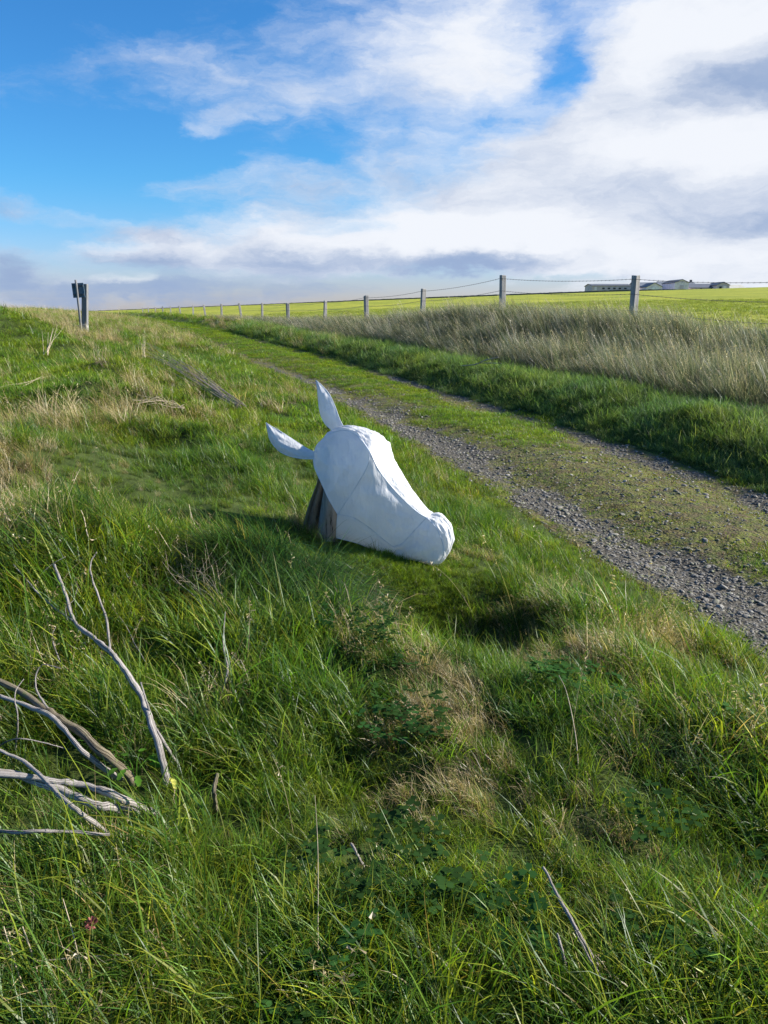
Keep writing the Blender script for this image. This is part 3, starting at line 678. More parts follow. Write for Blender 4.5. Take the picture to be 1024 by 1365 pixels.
    scatter('bank_long_grass', 'turf_long', P[lng], rots(lng.sum(), WIND, .9), grow[lng] * .66, 'longer leaning grass on the hummocks of the left bank', 'grass')
    scatter('bank_straw_grass', 'straw', P[isst], rots(isst.sum(), WIND, 1.0), grow[isst] * .95, 'pale straw grass on the left bank and far mound', 'grass')
    x, y, r = sample(7, 24, 95, 1.5, 30, 36); f = fdist(x, y); xl, xr = xleft(y), xright(y); k = (f < .5) & ((x < xl) | (x > xr)); x, y, r = x[k], y[k], r[k]
    P = np.stack([x, y, height(x, y)], -1); isst = rng.random(len(x)) < .25 + 1.0 * fbm(x * .2, y * .2, 86)
    scatter('far_turf', 'turf', P[~isst], rots((~isst).sum(), WIND, 2), 2.2 * (r[~isst] / 30) ** .5, 'green turf far along the bank and verge', 'grass')
    scatter('far_straw_grass', 'straw', P[isst], rots(isst.sum(), WIND, 1.5), 1.7 * (r[isst] / 30) ** .4, 'pale dry grass far along the bank', 'grass')
    # --- right verge
    x, y, r = sample(150, 5.5, 45, 1.6, 8.5, 42); dr = (x - xright(y)) * .95; f = fdist(x, y); k = (dr + .3 * fbm(x * 1.7, y * 1.3, 82) > -.08) & (dr < 1.9 + .4 * fbm(x, y, 83)) & (f < -.5); x, y, r, dr = x[k], y[k], r[k], dr[k]
    scatter('verge_grass', 'verge', np.stack([x, y, height(x, y)], -1), rots(len(x), WIND, 1.4), (r / 8.5) ** .5 * rng.uniform(.7, 1.15, len(x)) * (1 - .45 * sstep(dr, .35, -.05)), 'lush green grass on the verge right of the track', 'grass')
    # --- tall dry grass up to the fence
    x, y, r = sample(64, 7.5, 62, 1.25, 11, 42); dr = (x - xright(y)) * .95; f = fdist(x, y); tot = np.maximum(dr - f, 1.6)
    k = (dr > 1.35 + .4 * fbm(x * .9, y * .9, 83)) & (f < .55 + .3 * fbm(x * .6, y * .6, 84)); x, y, r, dr, f = x[k], y[k], r[k], dr[k], f[k]
    P = np.stack([x, y, height(x, y)], -1); tuft = (rng.random(len(x)) < .16 + .8 * np.clip(fbm(x * .5, y * .5, 89), 0, 1)) | (dr < 1.6) | ((f > -1.2) & (rng.random(len(x)) < .4))
    hh = rng.uniform(.72, 1.08, len(x)) * (.62 + .38 * sstep(dr, 1.3, 2.4)) * (1 - .35 * sstep(f, -1.2, .4)); hh *= 1 - .25 * sstep(y, 24, 45)
    sxy = (r / 11) ** .5
    scatter('tall_dry_grass', 'ditch', P[~tuft], rots((~tuft).sum(), WIND, .5, .08), np.stack([sxy, sxy, hh], -1)[~tuft], 'tall dry wind-bent grass between the verge and the fence', 'grass')
    scatter('dead_weed_tufts', 'ditch_tuft', P[tuft], rots(tuft.sum(), WIND, 1.5, .15), np.stack([sxy, sxy, hh], -1)[tuft] * .8, 'brownish dead weeds in the ditch below the fence', 'weeds')
    # --- field grass just past the fence
    x, y, r = sample(16, 13, 70, 1.3, 18, 42); f = fdist(x, y); k = (f > .4) & (f < 30); x, y, r = x[k], y[k], r[k]
    scatter('field_grass', 'field_turf', np.stack([x, y, height(x, y) + .05], -1), rots(len(x), WIND, 2), np.stack([(r / 18) ** .5 * 1.3, (r / 18) ** .5 * 1.3, np.full(len(x), .9)], -1), 'short grass of the field just beyond the fence', 'grass')
    # --- track: moss, crown turf, gravel
    x, y, r = sample(900, 2.4, 26, 1.45, 4.0, 40); xl, xr = xleft(y), xright(y); k = (x > xl - .05) & (x < xr + .05); x, y, r = x[k], y[k], r[k]
    mo = moss_field(x, y); u = rng.random(len(x)); k = u < sstep(mo + .5 * fbm(x * 2.3, y * 1.8, 99), .38, .75) * .9; P = np.stack([x, y, height(x, y) + .004], -1)
    scatter('track_moss', 'moss', P[k], rots(k.sum(), 0, 3, .1), (r[k] / 4.0) ** .6 * rng.uniform(.7, 1.3, k.sum()), 'yellow green moss spread over the crown of the track', 'moss')
    s = (P[:, 0] - xleft(P[:, 1])) / (xright(P[:, 1]) - xleft(P[:, 1]))
    gt = (rng.random(len(x)) < .11 + .3 * sstep(y, 7, 16)) & (mo > .62) & (fbm(x * 1.1, y * .7, 97) > .04 - .2 * sstep(y, 6, 12)) & (y < 12)
    scatter('crown_turf', 'turf', P[gt], rots(gt.sum(), 0, 3, .1), .5 * (r[gt] / 5) ** .6, 'short turf growing along the middle of the track', 'grass')
    x, y, r = sample(60, 9, 95, 1.4, 12, 36); xl, xr = xleft(y), xright(y); s = (x - xl) / (xr - xl); q = .25 * fbm(x * .8, y * .4, 98)
    w_ = .18 + .13 * sstep(y, 10, 24); gt = (s > 0) & (s < 1) & ((np.abs(s - .53) < w_ + q) | (rng.random(len(x)) < .35 * sstep(y, 20, 45))); x, y, r = x[gt], y[gt], r[gt]
    scatter('crown_turf', 'turf', np.stack([x, y, height(x, y)], -1), rots(len(x), 0, 3, .1), np.stack([(r / 12) ** .6, (r / 12) ** .6, .6 * (r / 12) ** .5], -1), 'green turf strip down the middle of the track farther along', 'grass')
    x, y, r = sample(2600, 2.4, 18, 1.7, 3.4, 40); xl, xr = xleft(y), xright(y); k = (x > xl - .02) & (x < xr + .02); x, y, r = x[k], y[k], r[k]
    mo = moss_field(x, y); k = rng.random(len(x)) < .22 + .78 * sstep(mo, .62, .25); x, y, r = x[k], y[k], r[k]; n = len(x)
    s = np.minimum(.0085 * np.exp(rng.normal(0, .42, n)) * (r / 3.6) ** .55, .03)
    scatter('gravel', 'gravel', np.stack([x, y, height(x, y) + .004 + s * .1], -1), rots(n, 0, 3, .22), s, 'grey loose gravel in the wheel ruts', 'gravel')
veg()
def big_stones():
    x, y, r = sample(120, 3.0, 7.5, .8, 3.5, 36); xl, xr = xleft(y), xright(y); mo = moss_field(x, y)
    k = (x > xl + .02) & (x < xr - .05) & (rng.random(len(x)) < .12 + .88 * sstep(mo, .7, .3)); x, y, mo = x[k][:290], y[k][:290], mo[k][:290]
    z = height(x, y)
    for i in range(len(x)):
        o = bpy.data.objects.new('stone', ROCK_ME[i % 8]); link(o, TRACK)
        s = min(.042, .019 * math.exp(random.gauss(0, .3))); o.scale = (s, s, s * .9); o.location = (x[i], y[i], z[i] + .004 + s * .12); o.rotation_euler = (random.gauss(0, .15), random.gauss(0, .15), random.random() * 6.28)
big_stones()
#PART2
# ------------------------------------------------------------------ stump and fabric horse head
def ray_at_y(u, v, Y):
    d = pix_ray(u, v); t = Y / d[1]; return np.array([d[0] * t, d[1] * t, EYE + d[2] * t])
BASE = P2G(425, 722)
def head():
    Yb = BASE[1]; P0 = ray_at_y(475, 592, Yb + .02); mdir = np.array([-.33, -.944, 0.0]); mdir /= np.linalg.norm(mdir)
    cpos = np.array([0, 0, EYE])
    def H(p):
        zx, zy, b = p; d = pix_ray(330 + zx * .293, 490 + zy * .293); t = (b - mdir @ (cpos - P0)) / (mdir @ d); return cpos + d * t
    def far(P): P = np.asarray(P); b = (P - P0) @ mdir; return P - 2 * b[..., None] * mdir
    def curve(pts, n=22):
        Q = smooth_path([H(p) for p in pts], 10); L = np.concatenate([[0], np.cumsum(np.linalg.norm(np.diff(Q, axis=0), axis=1))]); t = np.linspace(0, L[-1], n)
        return np.stack([np.interp(t, L, Q[:, k]) for k in range(3)], -1)
    root = empty('horse_head', BASE); tag(root, 'life-size white fabric horse head fitted over the wooden stump', 'horse head sculpture')
    O = BASE
    def patch(name, c0, c1, d0, d1, bulge=0.0, both=True, wr=.011, seed=1, label=None, axis=None):
        """c0,c1 run along u; d0 joins their starts, d1 their ends"""
        n, m = len(c0), len(d0); u = np.linspace(0, 1, n)[:, None, None]; v = np.linspace(0, 1, m)[None, :, None]
        S = (1 - v) * c0[:, None] + v * c1[:, None] + (1 - u) * d0[None] + u * d1[None] - ((1 - u) * (1 - v) * c0[0] + u * (1 - v) * c0[-1] + (1 - u) * v * c1[0] + u * v * c1[-1])
        gu = np.gradient(S, axis=0); gv = np.gradient(S, axis=1); N = np.cross(gu, gv); N /= np.linalg.norm(N, axis=2)[..., None] + 1e-9
        ref = mdir if axis is None else axis
        if (N.mean((0, 1)) @ ref) < 0: N = -N
        env = np.sin(np.pi * u) * np.sin(np.pi * v)
        U2, V2 = np.meshgrid(np.linspace(0, 1, n), np.linspace(0, 1, m), indexing='ij')
        w = 1.3 * fbm(U2 * 4 + seed, V2 * 3, seed, 3) + .5 * fbm(U2 * 9 + seed, V2 * 4, seed + 9, 2) + .6 * (1 - np.abs(np.sin((U2 * 3 + V2 * 5 + fbm(U2 * 3, V2 * 3, seed + 4) * 1.6) * 2.2)) ** .5)
        for (cu_, cv_) in ((0, 0), (1, 0), (0, 1), (1, 1)):
            an = np.arctan2(V2 - cv_, U2 - cu_); di = np.hypot(V2 - cv_, U2 - cu_)
            w = w + .9 * (1 - np.abs(np.sin(an * (5 + (seed + cu_ * 2 + cv_) % 4) + seed)) ** .5) * np.exp(-di * 2.4)
        S = S + N * (bulge * env + wr * w[..., None] * np.minimum(1, 4 * env))
        idx = np.arange(n * m).reshape(n, m); F = np.stack([idx[:-1, :-1], idx[:-1, 1:], idx[1:, 1:], idx[1:, :-1]], -1).reshape(-1, 4)
        out = []
        for k in ((0, 1) if both else (0,)):
            Q = S.reshape(-1, 3); Q = far(Q) if k else Q
            out.append(obj(name, mesh_np(name, Q - O, [F if not k else F[:, ::-1]], M['fabric']), root))
        return out
    def line(a, b, n=22, bow=None):
        t = np.linspace(0, 1, n)[:, None]; P = a * (1 - t) + b * t
        if bow is not None: P = P + np.sin(np.pi * t) * np.asarray(bow)
        return P
    A_B = curve([(340, 325, .065), (380, 298, .05), (450, 286, .048), (510, 320, .085), (558, 385, .155)])
    B_C = curve([(558, 385, .155), (545, 450, .155), (497, 535, .15), (452, 605, .14), (410, 668, .135)])
    D_C = curve([(300, 400, .10), (303, 450, .115), (333, 520, .13), (370, 600, .135), (410, 668, .135)])
    A_D = curve([(340, 325, .065), (312, 355, .085), (300, 400, .10)])
    patch('hood_panel', A_B, D_C, A_D, B_C, .012, seed=3, wr=.012)
    CEN = curve([(352, 318, 0), (395, 290, 0), (455, 277, 0), (525, 284, 0), (588, 303, 0), (611, 336, 0)])
    up = np.array([0, 0, 1.0]); fwd = np.array([.944, -.33, 0])
    patch('poll_panel', CEN, A_B, line(CEN[0], A_B[0]), line(CEN[-1], A_B[-1]), .010, seed=7, axis=up)
    NOSE = curve([(558, 385, .155), (600, 470, .125), (680, 570, .09), (770, 655, .062), (815, 682, .056)])
    NC = curve([(611, 336, 0), (668, 428, 0), (735, 545, 0), (812, 640, 0), (842, 662, 0)])
    patch('nose_panel', NC, NOSE, line(NC[0], NOSE[0]), line(NC[-1], NOSE[-1]), .008, seed=11, wr=.006, axis=fwd + up)
    JAW = curve([(410, 668, .135), (480, 682, .135), (560, 732, .11), (610, 775, .09), (662, 815, .075)])
    MZB = curve([(815, 682, .056), (760, 740, .068), (705, 798, .075), (662, 815, .075)])
    patch('cheek_panel', NOSE, JAW, B_C, MZB, .012, seed=15)
    LOW = curve([(403, 775, .07), (500, 800, .06), (580, 835, .05), (630, 862, .045), (672, 885, .045)])
    J0 = curve([(410, 668, .135), (405, 720, .11), (403, 775, .07)]); J1 = curve([(662, 815, .075), (655, 850, .06), (672, 885, .045)])
    patch('jaw_panel', JAW, LOW, J0, J1, .010, seed=19, wr=.005)
    FS_ = curve([(815, 682, .056), (855, 725, .066), (883, 785, .062), (892, 850, .048), (868, 898, .03)])
    BOT = curve([(868, 898, .03), (825, 922, .038), (765, 922, .042), (715, 908, .045), (672, 885, .045)])
    patch('muzzle_side_panel', FS_, J1, MZB, BOT, .012, seed=23)
    FC = curve([(842, 662, 0), (875, 662, 0), (905, 690, 0), (934, 745, 0), (928, 815, 0), (905, 858, 0), (880, 890, 0)])
    patch('muzzle_front_panel', FC, FS_, line(FC[0], FS_[0]), line(FC[-1], FS_[-1]), .010, seed=27, axis=fwd)
    patch('chin_panel', BOT, far(BOT), line(BOT[0], far(BOT[0])), line(BOT[-1], far(BOT[-1])), .004, False, seed=31, axis=-up)
    patch('throat_panel', LOW, far(LOW), line(LOW[0], far(LOW[0])), line(LOW[-1], far(LOW[-1])), .004, False, seed=33, axis=-up)
    for cu in (A_B, B_C, D_C, NOSE, JAW, MZB, LOW, FS_, BOT, J0):
        for f_ in (lambda q: q, far):
            mb = MB(); mb.tube(f_(cu) - O, [.0016] * len(cu), 6); mb.build('seam', M['seam'], root)
    # ears: a front and a back sheet that meet along both edges
    for nm, e1, e2 in (('ear', [(318, 416, .10), (235, 413, .12), (155, 388, .13), (105, 335, .12), (92, 290, .115), (84, 250, .11)],
                                 [(305, 384, .09), (262, 362, .085), (205, 325, .09), (150, 290, .10), (112, 268, .105), (84, 250, .11)]),
                       ('ear', [(392, 292, -.05), (352, 255, -.07), (330, 205, -.09), (322, 150, -.10), (318, 105, -.11), (312, 58, -.12)],
                                 [(442, 276, -.06), (420, 235, -.06), (400, 180, -.08), (375, 125, -.10), (345, 88, -.11), (312, 58, -.12)])):
        c0, c1 = curve(e1), curve(e2); a = None
        for sgn in (1, -1):
            d0 = line(c0[0], c1[0], 14); d1 = line(c0[-1], c1[-1], 14)
            ob = patch('ear_sheet', c0, c1, d0, d1, .017 * sgn if sgn > 0 else -.010, False, .006, 40 + sgn)[0]
            if a is None: a = ob; a.name = nm
            else: ob.parent = a; ob.name = 'ear_back'
        for cu in (c0, c1): mb = MB(); mb.tube(cu - O, [.0015] * len(cu), 6); o = mb.build('ear_seam', M['seam'], a)
    # stump
    r2 = empty('tree_stump', BASE); tag(r2, 'weathered split brown wooden stump inside the white horse head', 'stump')
    hh = np.array([.944, -.33, 0])
    def slab(name, pts, wid, dep, mat, seed, b=0.0):
        P = smooth_path([H((zx, zy, b)) for zx, zy in pts], 7); n = len(P); th = np.linspace(0, 2 * np.pi, 22, endpoint=False); V = []
        for i, p in enumerate(P):
            t = i / (n - 1); w_ = np.interp(t, [0, .15, 1], [wid[0] * 1.12, wid[0], wid[1]])
            rr = 1 + .16 * vnoise(th * 2.2 + seed, np.full(22, t * 1.2), seed) + .10 * vnoise(th * 5.5 + seed, np.full(22, t * 3.), seed + 1)
            rr -= .16 * np.exp(-((np.mod(th - 4.2 - .3 * vnoise(t * 4, seed, 3) + np.pi, 2 * np.pi) - np.pi) / .10) ** 2) 
            rr -= .12 * np.exp(-((np.mod(th - 5.2 + .3 * vnoise(t * 5, seed, 6) + np.pi, 2 * np.pi) - np.pi) / .08) ** 2)
            V.append(p + (np.cos(th) * rr * w_)[:, None] * hh + (np.sin(th) * rr * dep)[:, None] * (-mdir))
        V = np.concatenate(V); F = [(i * 22 + j, i * 22 + (j + 1) % 22, (i + 1) * 22 + (j + 1) % 22, (i + 1) * 22 + j) for i in range(n - 1) for j in range(22)]
        V = np.vstack([V, P[-1] + [0, 0, .01]]); T = [((n - 1) * 22 + j, (n - 1) * 22 + (j + 1) % 22, len(V) - 1) for j in range(22)]
        return obj(name, mesh_np(name, V - O, [F, T], mat), r2)
    slab('trunk', [(350, 860), (362, 760), (378, 640), (400, 500), (415, 420)], (.058, .048), .06, M['stump_grey'], 5)
    slab('bark_slab', [(275, 850), (285, 760), (312, 640), (342, 540), (362, 450)], (.034, .024), .05, M['stump'], 9)
    slab('bark_strip', [(248, 830), (262, 740), (292, 620), (325, 530), (340, 480)], (.012, .009), .035, M['branch_brown'], 12, .02)
head()

# ------------------------------------------------------------------ dead branches on the bank
def branch(name, label, cat, paths, mat, group=None, sides=8):
    """paths: list of (list of (u, v, lift), r0, r1); first is the main limb, the rest are its side limbs"""
    root = None
    for k, (pts, r0, r1) in enumerate(paths):
        W = [P2G(u, v, l + (.098 if i > 0 or k > 0 else .02)) for i, (u, v, l) in enumerate(pts)]; r0 *= 1.0; r1 *= 1.0; P = smooth_path(W, 12); n = len(P)
        t = np.linspace(0, 1, n); sd = sum(ord(ch) for ch in label) + k
        P = P + np.stack([vnoise(t * 9, t * 0 + sd, 1), vnoise(t * 9, t * 0 + sd, 2), vnoise(t * 9, t * 0 + sd, 3)], -1) * r0 * .55 + np.stack([vnoise(t * 31, t * 0 + sd, 5), vnoise(t * 31, t * 0 + sd, 6), vnoise(t * 31, t * 0 + sd, 7)], -1) * r0 * .35
        rad = (r0 + (r1 - r0) * t) * (1 + .30 * vnoise(t * 13, t * 0 + sd, 4) + .22 * vnoise(t * 40, t * 0 + sd, 9)); mb = MB(); mb.tube(P, np.maximum(rad, .0006), 10)
        if len(paths) == 1:
            o = mb.build(name, mat, origin=W[0]); tag(o, label, cat, group); return o
        if root is None: root = empty(name, W[0]); tag(root, label, cat, group); O = W[0]
        o = mb.build('limb' if k == 0 else 'side_limb', mat, root, origin=O)
        o.location = (0, 0, 0)
    return root
BR = 'bleached dead branches lying in the grass at left'
g1, g2 = M['branch'], M['branch_brown']
branch('dead_branch', 'forked grey branch standing up from the yellow leaf with two tall bare tips', 'branch',
       [([(224, 1046, .0), (210, 990, .03), (192, 938, .05), (168, 896, .07), (149, 870, .09)], .0105, .0085),
        ([(149, 870, .09), (126, 851, .10), (100, 829, .12), (89, 797, .14), (72, 752, .17)], .0085, .0050),
        ([(147, 868, .09), (141, 820, .12), (124, 775, .15), (121, 752, .17), (129, 736, .19)], .0050, .0022),
        ([(98, 828, .12), (64, 803, .10), (40, 778, .10), (18, 752, .10)], .0040, .0022),
        ([(90, 826, .12), (88, 810, .13), (98, 800, .13), (104, 782, .12)], .0015, .0008)], g1, BR)
branch('dead_branch', 'thin pointed twig crossing beside the base of the forked branch', 'branch', [([(236, 1018, .0), (216, 986, .03), (198, 945, .06), (188, 910, .10)], .0045, .002)], g1, BR)
branch('dead_branch', 'thick mossy brown branch ending just above the small green leaves', 'branch',
       [([(180, 1042, .0), (142, 1006, .025), (96, 968, .04), (58, 942, .05), (22, 920, .06), (-40, 890, .07)], .0125, .0085)], g2, BR)
branch('dead_branch', 'slim pale grey branch with an upward curling hook, under the mossy brown branch', 'branch',
       [([(162, 1040, .0), (112, 1002, .035), (74, 960, .05), (30, 938, .06), (-40, 915, .07)], .0070, .0060),
        ([(64, 944, .06), (49, 920, .10), (49, 898, .13), (58, 886, .15), (82, 891, .14)], .0028, .0012)], g1, BR)
branch('dead_branch', 'long grey branch, topmost of the bundle running in from the left edge', 'branch',
       [([(212, 1086, .0), (162, 1064, .03), (112, 1046, .05), (60, 1040, .06), (-40, 1026, .07)], .0095, .0075)], g1, BR)
branch('dead_branch', 'lichen-spotted grey branch, lowest of the bundle running in from the left edge', 'branch',
       [([(186, 1086, .0), (138, 1076, .02), (88, 1056, .04), (30, 1036, .05), (-40, 1020, .06)], .0110, .0085)], g1, BR)
branch('dead_branch', 'thin branch slanting down across the bundle with its bare end to the right', 'branch',
       [([(158, 1122, .0), (112, 1086, .04), (80, 1062, .07), (40, 1022, .08), (0, 1000, .09), (-30, 985, .10)], .0062, .0032)], g1, BR)
branch('dead_branch', 'straight pale stick lying level at the left edge below the bundle', 'branch',
       [([(-40, 1108, .03), (30, 1109, .04), (86, 1108, .03), (146, 1113, .01)], .0045, .0035)], g1, BR)
for lab, pts in [
    ('thin dead twig leaning across the forked branch from its lower left', [(100, 905, .0), (80, 880, .04), (70, 850, .07), (75, 835, .08)]),
    ('fine bare twig rising from the grass between the two branch bundles', [(20, 1000, .02), (24, 960, .06), (20, 925, .10), (32, 905, .12)]),
    ('long fine twig running down to the right past the top of the forked branch', [(140, 800, .04), (165, 830, .05), (182, 862, .04), (196, 885, .01)]),
    ('wiry pale twig crossing level above the mossy brown branch', [(-10, 1000, .04), (20, 985, .05), (60, 990, .05), (92, 1000, .03)]),
    ('pale bent twig sticking up beside the left tip of the forked branch', [(60, 800, .0), (50, 775, .05), (66, 755, .10), (88, 742, .12)])]:
    branch('dead_twig', lab, 'twig', [(pts, .0026, .0012)], g1)
branch('dead_twig', 'crooked grey twig upright in the grass below the dark tussock', 'twig',
       [([(285, 942, .0), (300, 912, .03), (303, 886, .06), (298, 858, .09), (301, 815, .12)], .0042, .0014), ([(302, 892, .06), (308, 880, .07), (314, 870, .08)], .0012, .0006)], g1)
branch('dead_stick', 'short rotten brown stick end poking up left of centre', 'stick', [([(288, 1082, .0), (286, 1058, .025), (289, 1032, .05)], .0062, .0045)], g2)
branch('dead_stick', 'straight split grey stick leaning in the grass at lower right', 'stick', [([(806, 1302, .0), (778, 1255, .03), (750, 1205, .05), (723, 1155, .08)], .0046, .0028), ([(804, 1306, .0), (785, 1276, .03), (766, 1240, .045)], .0030, .0018)], g1)
branch('dead_stick', 'short pale stick beside the longer split stick at lower right', 'stick', [([(756, 1296, .0), (750, 1270, .03), (743, 1244, .06)], .0035, .0025)], g1)
branch('dead_stick', 'small grey stick lying in shade below the middle of the picture', 'stick', [([(484, 1154, .0), (476, 1138, .03), (468, 1124, .05)], .0035, .0025)], g1)
branch('fallen_twig', 'pale forked twig lying on the verge at the foot of the tall dry grass', 'twig',
       [([(610, 488, .06), (632, 486, .12), (648, 480, .20), (664, 476, .26)], .012, .008), ([(640, 484, .14), (652, 484, .16), (668, 484, .16)], .009, .005)], M['branch'])
# dead stems of weeds
PAL_STEM = plain('pale_dead_stem', (.40, .33, .23), .8, 30)
for lab, pts, r0 in [
    ('pale dead stem upright beyond the forked branch, hooked at its top', [(152, 700, .0), (122, 720, .10), (112, 690, .18), (108, 680, .2)], .0035),
    ('pale dead stem leaning left of the forked branch, near the left edge', [(88, 740, .0), (82, 710, .08), (76, 686, .15)], .0035),
    ('short cut stem slanting at the left edge above the dead branches', [(2, 782, .0), (10, 758, .06), (16, 737, .10)], .004),
    ('pale broken stem below the hooked twig near the left edge', [(22, 825, .0), (30, 800, .04), (37, 775, .08)], .0038),
    ('grey dead stem half hidden in the grass right of the left edge', [(27, 862, .0), (33, 835, .04), (43, 808, .07)], .0035),
    ('bent straw stem arching over the dark tussock left of the stump', [(322, 812, .0), (300, 780, .06), (285, 757, .10)], .0022),
    ('dry stem curving down through the shaded grass left of the crooked twig', [(190, 886, .0), (178, 850, .05), (158, 822, .09), (146, 800, .12)], .0020),
    ('tall fine straw standing straight up at the bottom centre', [(425, 1345, .0), (424, 1250, .10), (424, 1140, .22), (420, 1060, .33)], .0013),
    ('thick tan stem standing in the lower left corner', [(56, 1350, .0), (48, 1290, .06), (30, 1235, .12)], .0032),
    ('brown stem leaning left in the lower left corner', [(48, 1365, .0), (22, 1290, .08), (5, 1235, .14)], .0026),
    ('pale stem lying level across the grass near the lower left corner', [(45, 1282, .07), (110, 1276, .07), (172, 1272, .07)], .0020),
    ('slender dead stem rising by the red clover head', [(116, 1330, .0), (100, 1255, .10), (84, 1198, .18)], .0018),
    ('split pale stem in the grass at the bottom right edge', [(936, 1362, .0), (930, 1320, .05), (928, 1296, .08)], .003),
    ('long white straw arching down at the right below the straw tufts', [(772, 1050, .0), (768, 985, .06), (756, 925, .12), (745, 900, .15)], .0018),
    ('pale stem lying across the grass left of the far ear', [(262, 705, .0), (256, 690, .06), (252, 672, .12)], .0035)]:
    P = [P2G(*p) for p in pts]; Q = smooth_path(P, 8); t = np.linspace(0, 1, len(Q)); mb = MB(); mb.tube(Q, r0 * (1 - .6 * t), 6)
    tag(mb.build('dead_weed', PAL_STEM, origin=P[0]), lab, 'dead weed', 'dead stems standing in the bank grass')
def stem_bundle(name, label, u0, v0, u1, v1, n, spread, r, lift, mat, seed, arch=.15):
    g = np.random.default_rng(seed); a, b = P2G(u0, v0, lift * .3), P2G(u1, v1, lift); mb = MB()
    ax = (b - a); L = np.linalg.norm(ax); side = np.cross(ax / L, [0, 0, 1.])
    for i in range(n):
        e = g.uniform(.45, 1.05); s0 = g.normal(0, .03); s1 = g.normal(0, spread)
        pts = [a + ax * e * t + side * (s0 * (1 - t) + s1 * t) + np.array([0, 0, abs(g.normal(0, .03)) + arch * math.sin(t * 2.6) * g.uniform(.3, 1.1)]) for t in (0, .33, .66, 1)]
        for p in pts: p[2] = max(p[2], float(height(p[0], p[1])) + .03)
        Q = smooth_path(pts, 4); mb.tube(Q, r * g.uniform(.5, 1.2) * (1 - .6 * np.linspace(0, 1, len(Q))), 5)
        for _ in range(2):
            k = g.integers(len(Q) // 2, len(Q)); q = Q[k]; mb.tube(np.array([q, q + g.normal(0, .05, 3) + (0, 0, .04)]), [r * .4, r * .15], 4)
    o = mb.build(name, mat, origin=a); return tag(o, label, 'dead stems')
stem_bundle('dead_stem_bundle', 'long bundle of grey dead stems lying on the left bank beside the track', 320, 545, 188, 462, 24, .17, .0048, .12, M['bundle'], 5, .10)
stem_bundle('dead_stem_bundle', 'pale bent stems lying over the hummock on the left bank', 246, 548, 165, 536, 9, .08, .0035, .10, PAL_STEM, 6, .05)
stem_bundle('dead_weed', 'dead forked weed standing on the bank left of the signpost', 62, 474, 76, 432, 6, .16, .0055, .35, PAL_STEM, 8, .02)
stem_bundle('dead_weed', 'dry weed standing on the bank right of the signpost', 194, 478, 192, 446, 5, .10, .005, .35, PAL_STEM, 9, .02)
stem_bundle('dead_stem_bundle', 'dry stems lying flat at the left edge of the bank', -30, 540, 66, 506, 4, .06, .0035, .08, PAL_STEM, 10, .03)
stem_bundle('dead_stem_bundle', 'tangle of pale broken straw left of the dark tussock', 290, 820, 235, 755, 16, .07, .0018, .10, PAL_STEM, 12, .03)

# small green plant, yellow leaf and clover head
def little_plant():
    g = P2G(182, 1048, .0); root = empty('seedling', g); tag(root, 'small bright green seedling beside the mossy branch end', 'plant')
    mleaf = NT('bright_leaf'); p = mleaf.objc(); d = mleaf.n('BsdfDiffuse'); cc = mleaf.mix(mleaf.noise(p, 60, 3), c(.07, .18, .02), c(.13, .30, .04)); mleaf.set(d, 0, cc)
    t = mleaf.n('BsdfTranslucent'); mleaf.set(t, 0, cc); x = mleaf.n('MixShader'); x.inputs[0].default_value = .45; mleaf.t.links.new(d.outputs[0], x.inputs[1]); mleaf.t.links.new(t.outputs[0], x.inputs[2]); mat = mleaf.surf(x.outputs[0])
    rg = np.random.default_rng(4)
    for k in range(9):
        a = k * .75 + rg.normal(0, .15); L = rg.uniform(.03, .05); d = np.array([math.cos(a), math.sin(a), 0]); s = np.array([-math.sin(a), math.cos(a), 0]); tip = d * L + np.array([0, 0, .07 + rg.uniform(-.015, .02)])
        mb = MB(); mb.tube(np.array([(0, 0, 0), tip * (.4, .4, .8), tip]), [.0014, .0012, .0008], 5)
        V, Q = [], []
        for j, (aa, w) in enumerate([(0, .001), (.25, .009), (.4, .006), (.6, .011), (.75, .006), (.9, .006), (1, .0008)]):
            c0 = tip + d * aa * .036 + np.array([0, 0, -.012 * aa ** 2]); V += [c0 - s * w, c0 + np.array([0, 0, -.001]), c0 + s * w]
            if j: b_ = 3 * j; Q += [(b_ - 3, b_ - 2, b_ + 1, b_), (b_ - 2, b_ - 1, b_ + 2, b_ + 1)]
        mb.add(V, Q); mb.build('leaf', mat, root)
little_plant()
def dock_leaf():
    g = P2G(232, 1050, .05); mb = MB(); V, Q = [], []
    for j, t in enumerate(np.linspace(0, 1, 9)):
        w = .013 * math.sin(math.pi * min(1, t * .93 + .05)) + .0015; x = t * .055
        for s in (-1, -.5, 0, .5, 1): V.append((x - .01, s * w + .004 * math.sin(t * 9 + s), .018 * t - .02 * t * t + abs(s) * .005))
        if j:
            for i in range(4): b_ = 5 * (j - 1) + i; Q.append((b_, b_ + 1, b_ + 6, b_ + 5))
    mb.add(V, Q); o = mb.build('yellow_leaf', plain('yellow_leaf', (.30, .30, .05), .6, 40)); o.scale = (.7, .7, .7); o.location = g; o.rotation_euler = (.5, -.5, 2.2)
    mb2 = MB(); mb2.tube(np.array([(-.01, 0, 0), (-.03, 0, -.02), (-.035, 0, -.06)]), [.0012] * 3, 5); mb2.build('stalk', PAL_STEM, o)
    tag(o, 'yellow withered leaf at the foot of the forked grey branch', 'leaf')
dock_leaf()
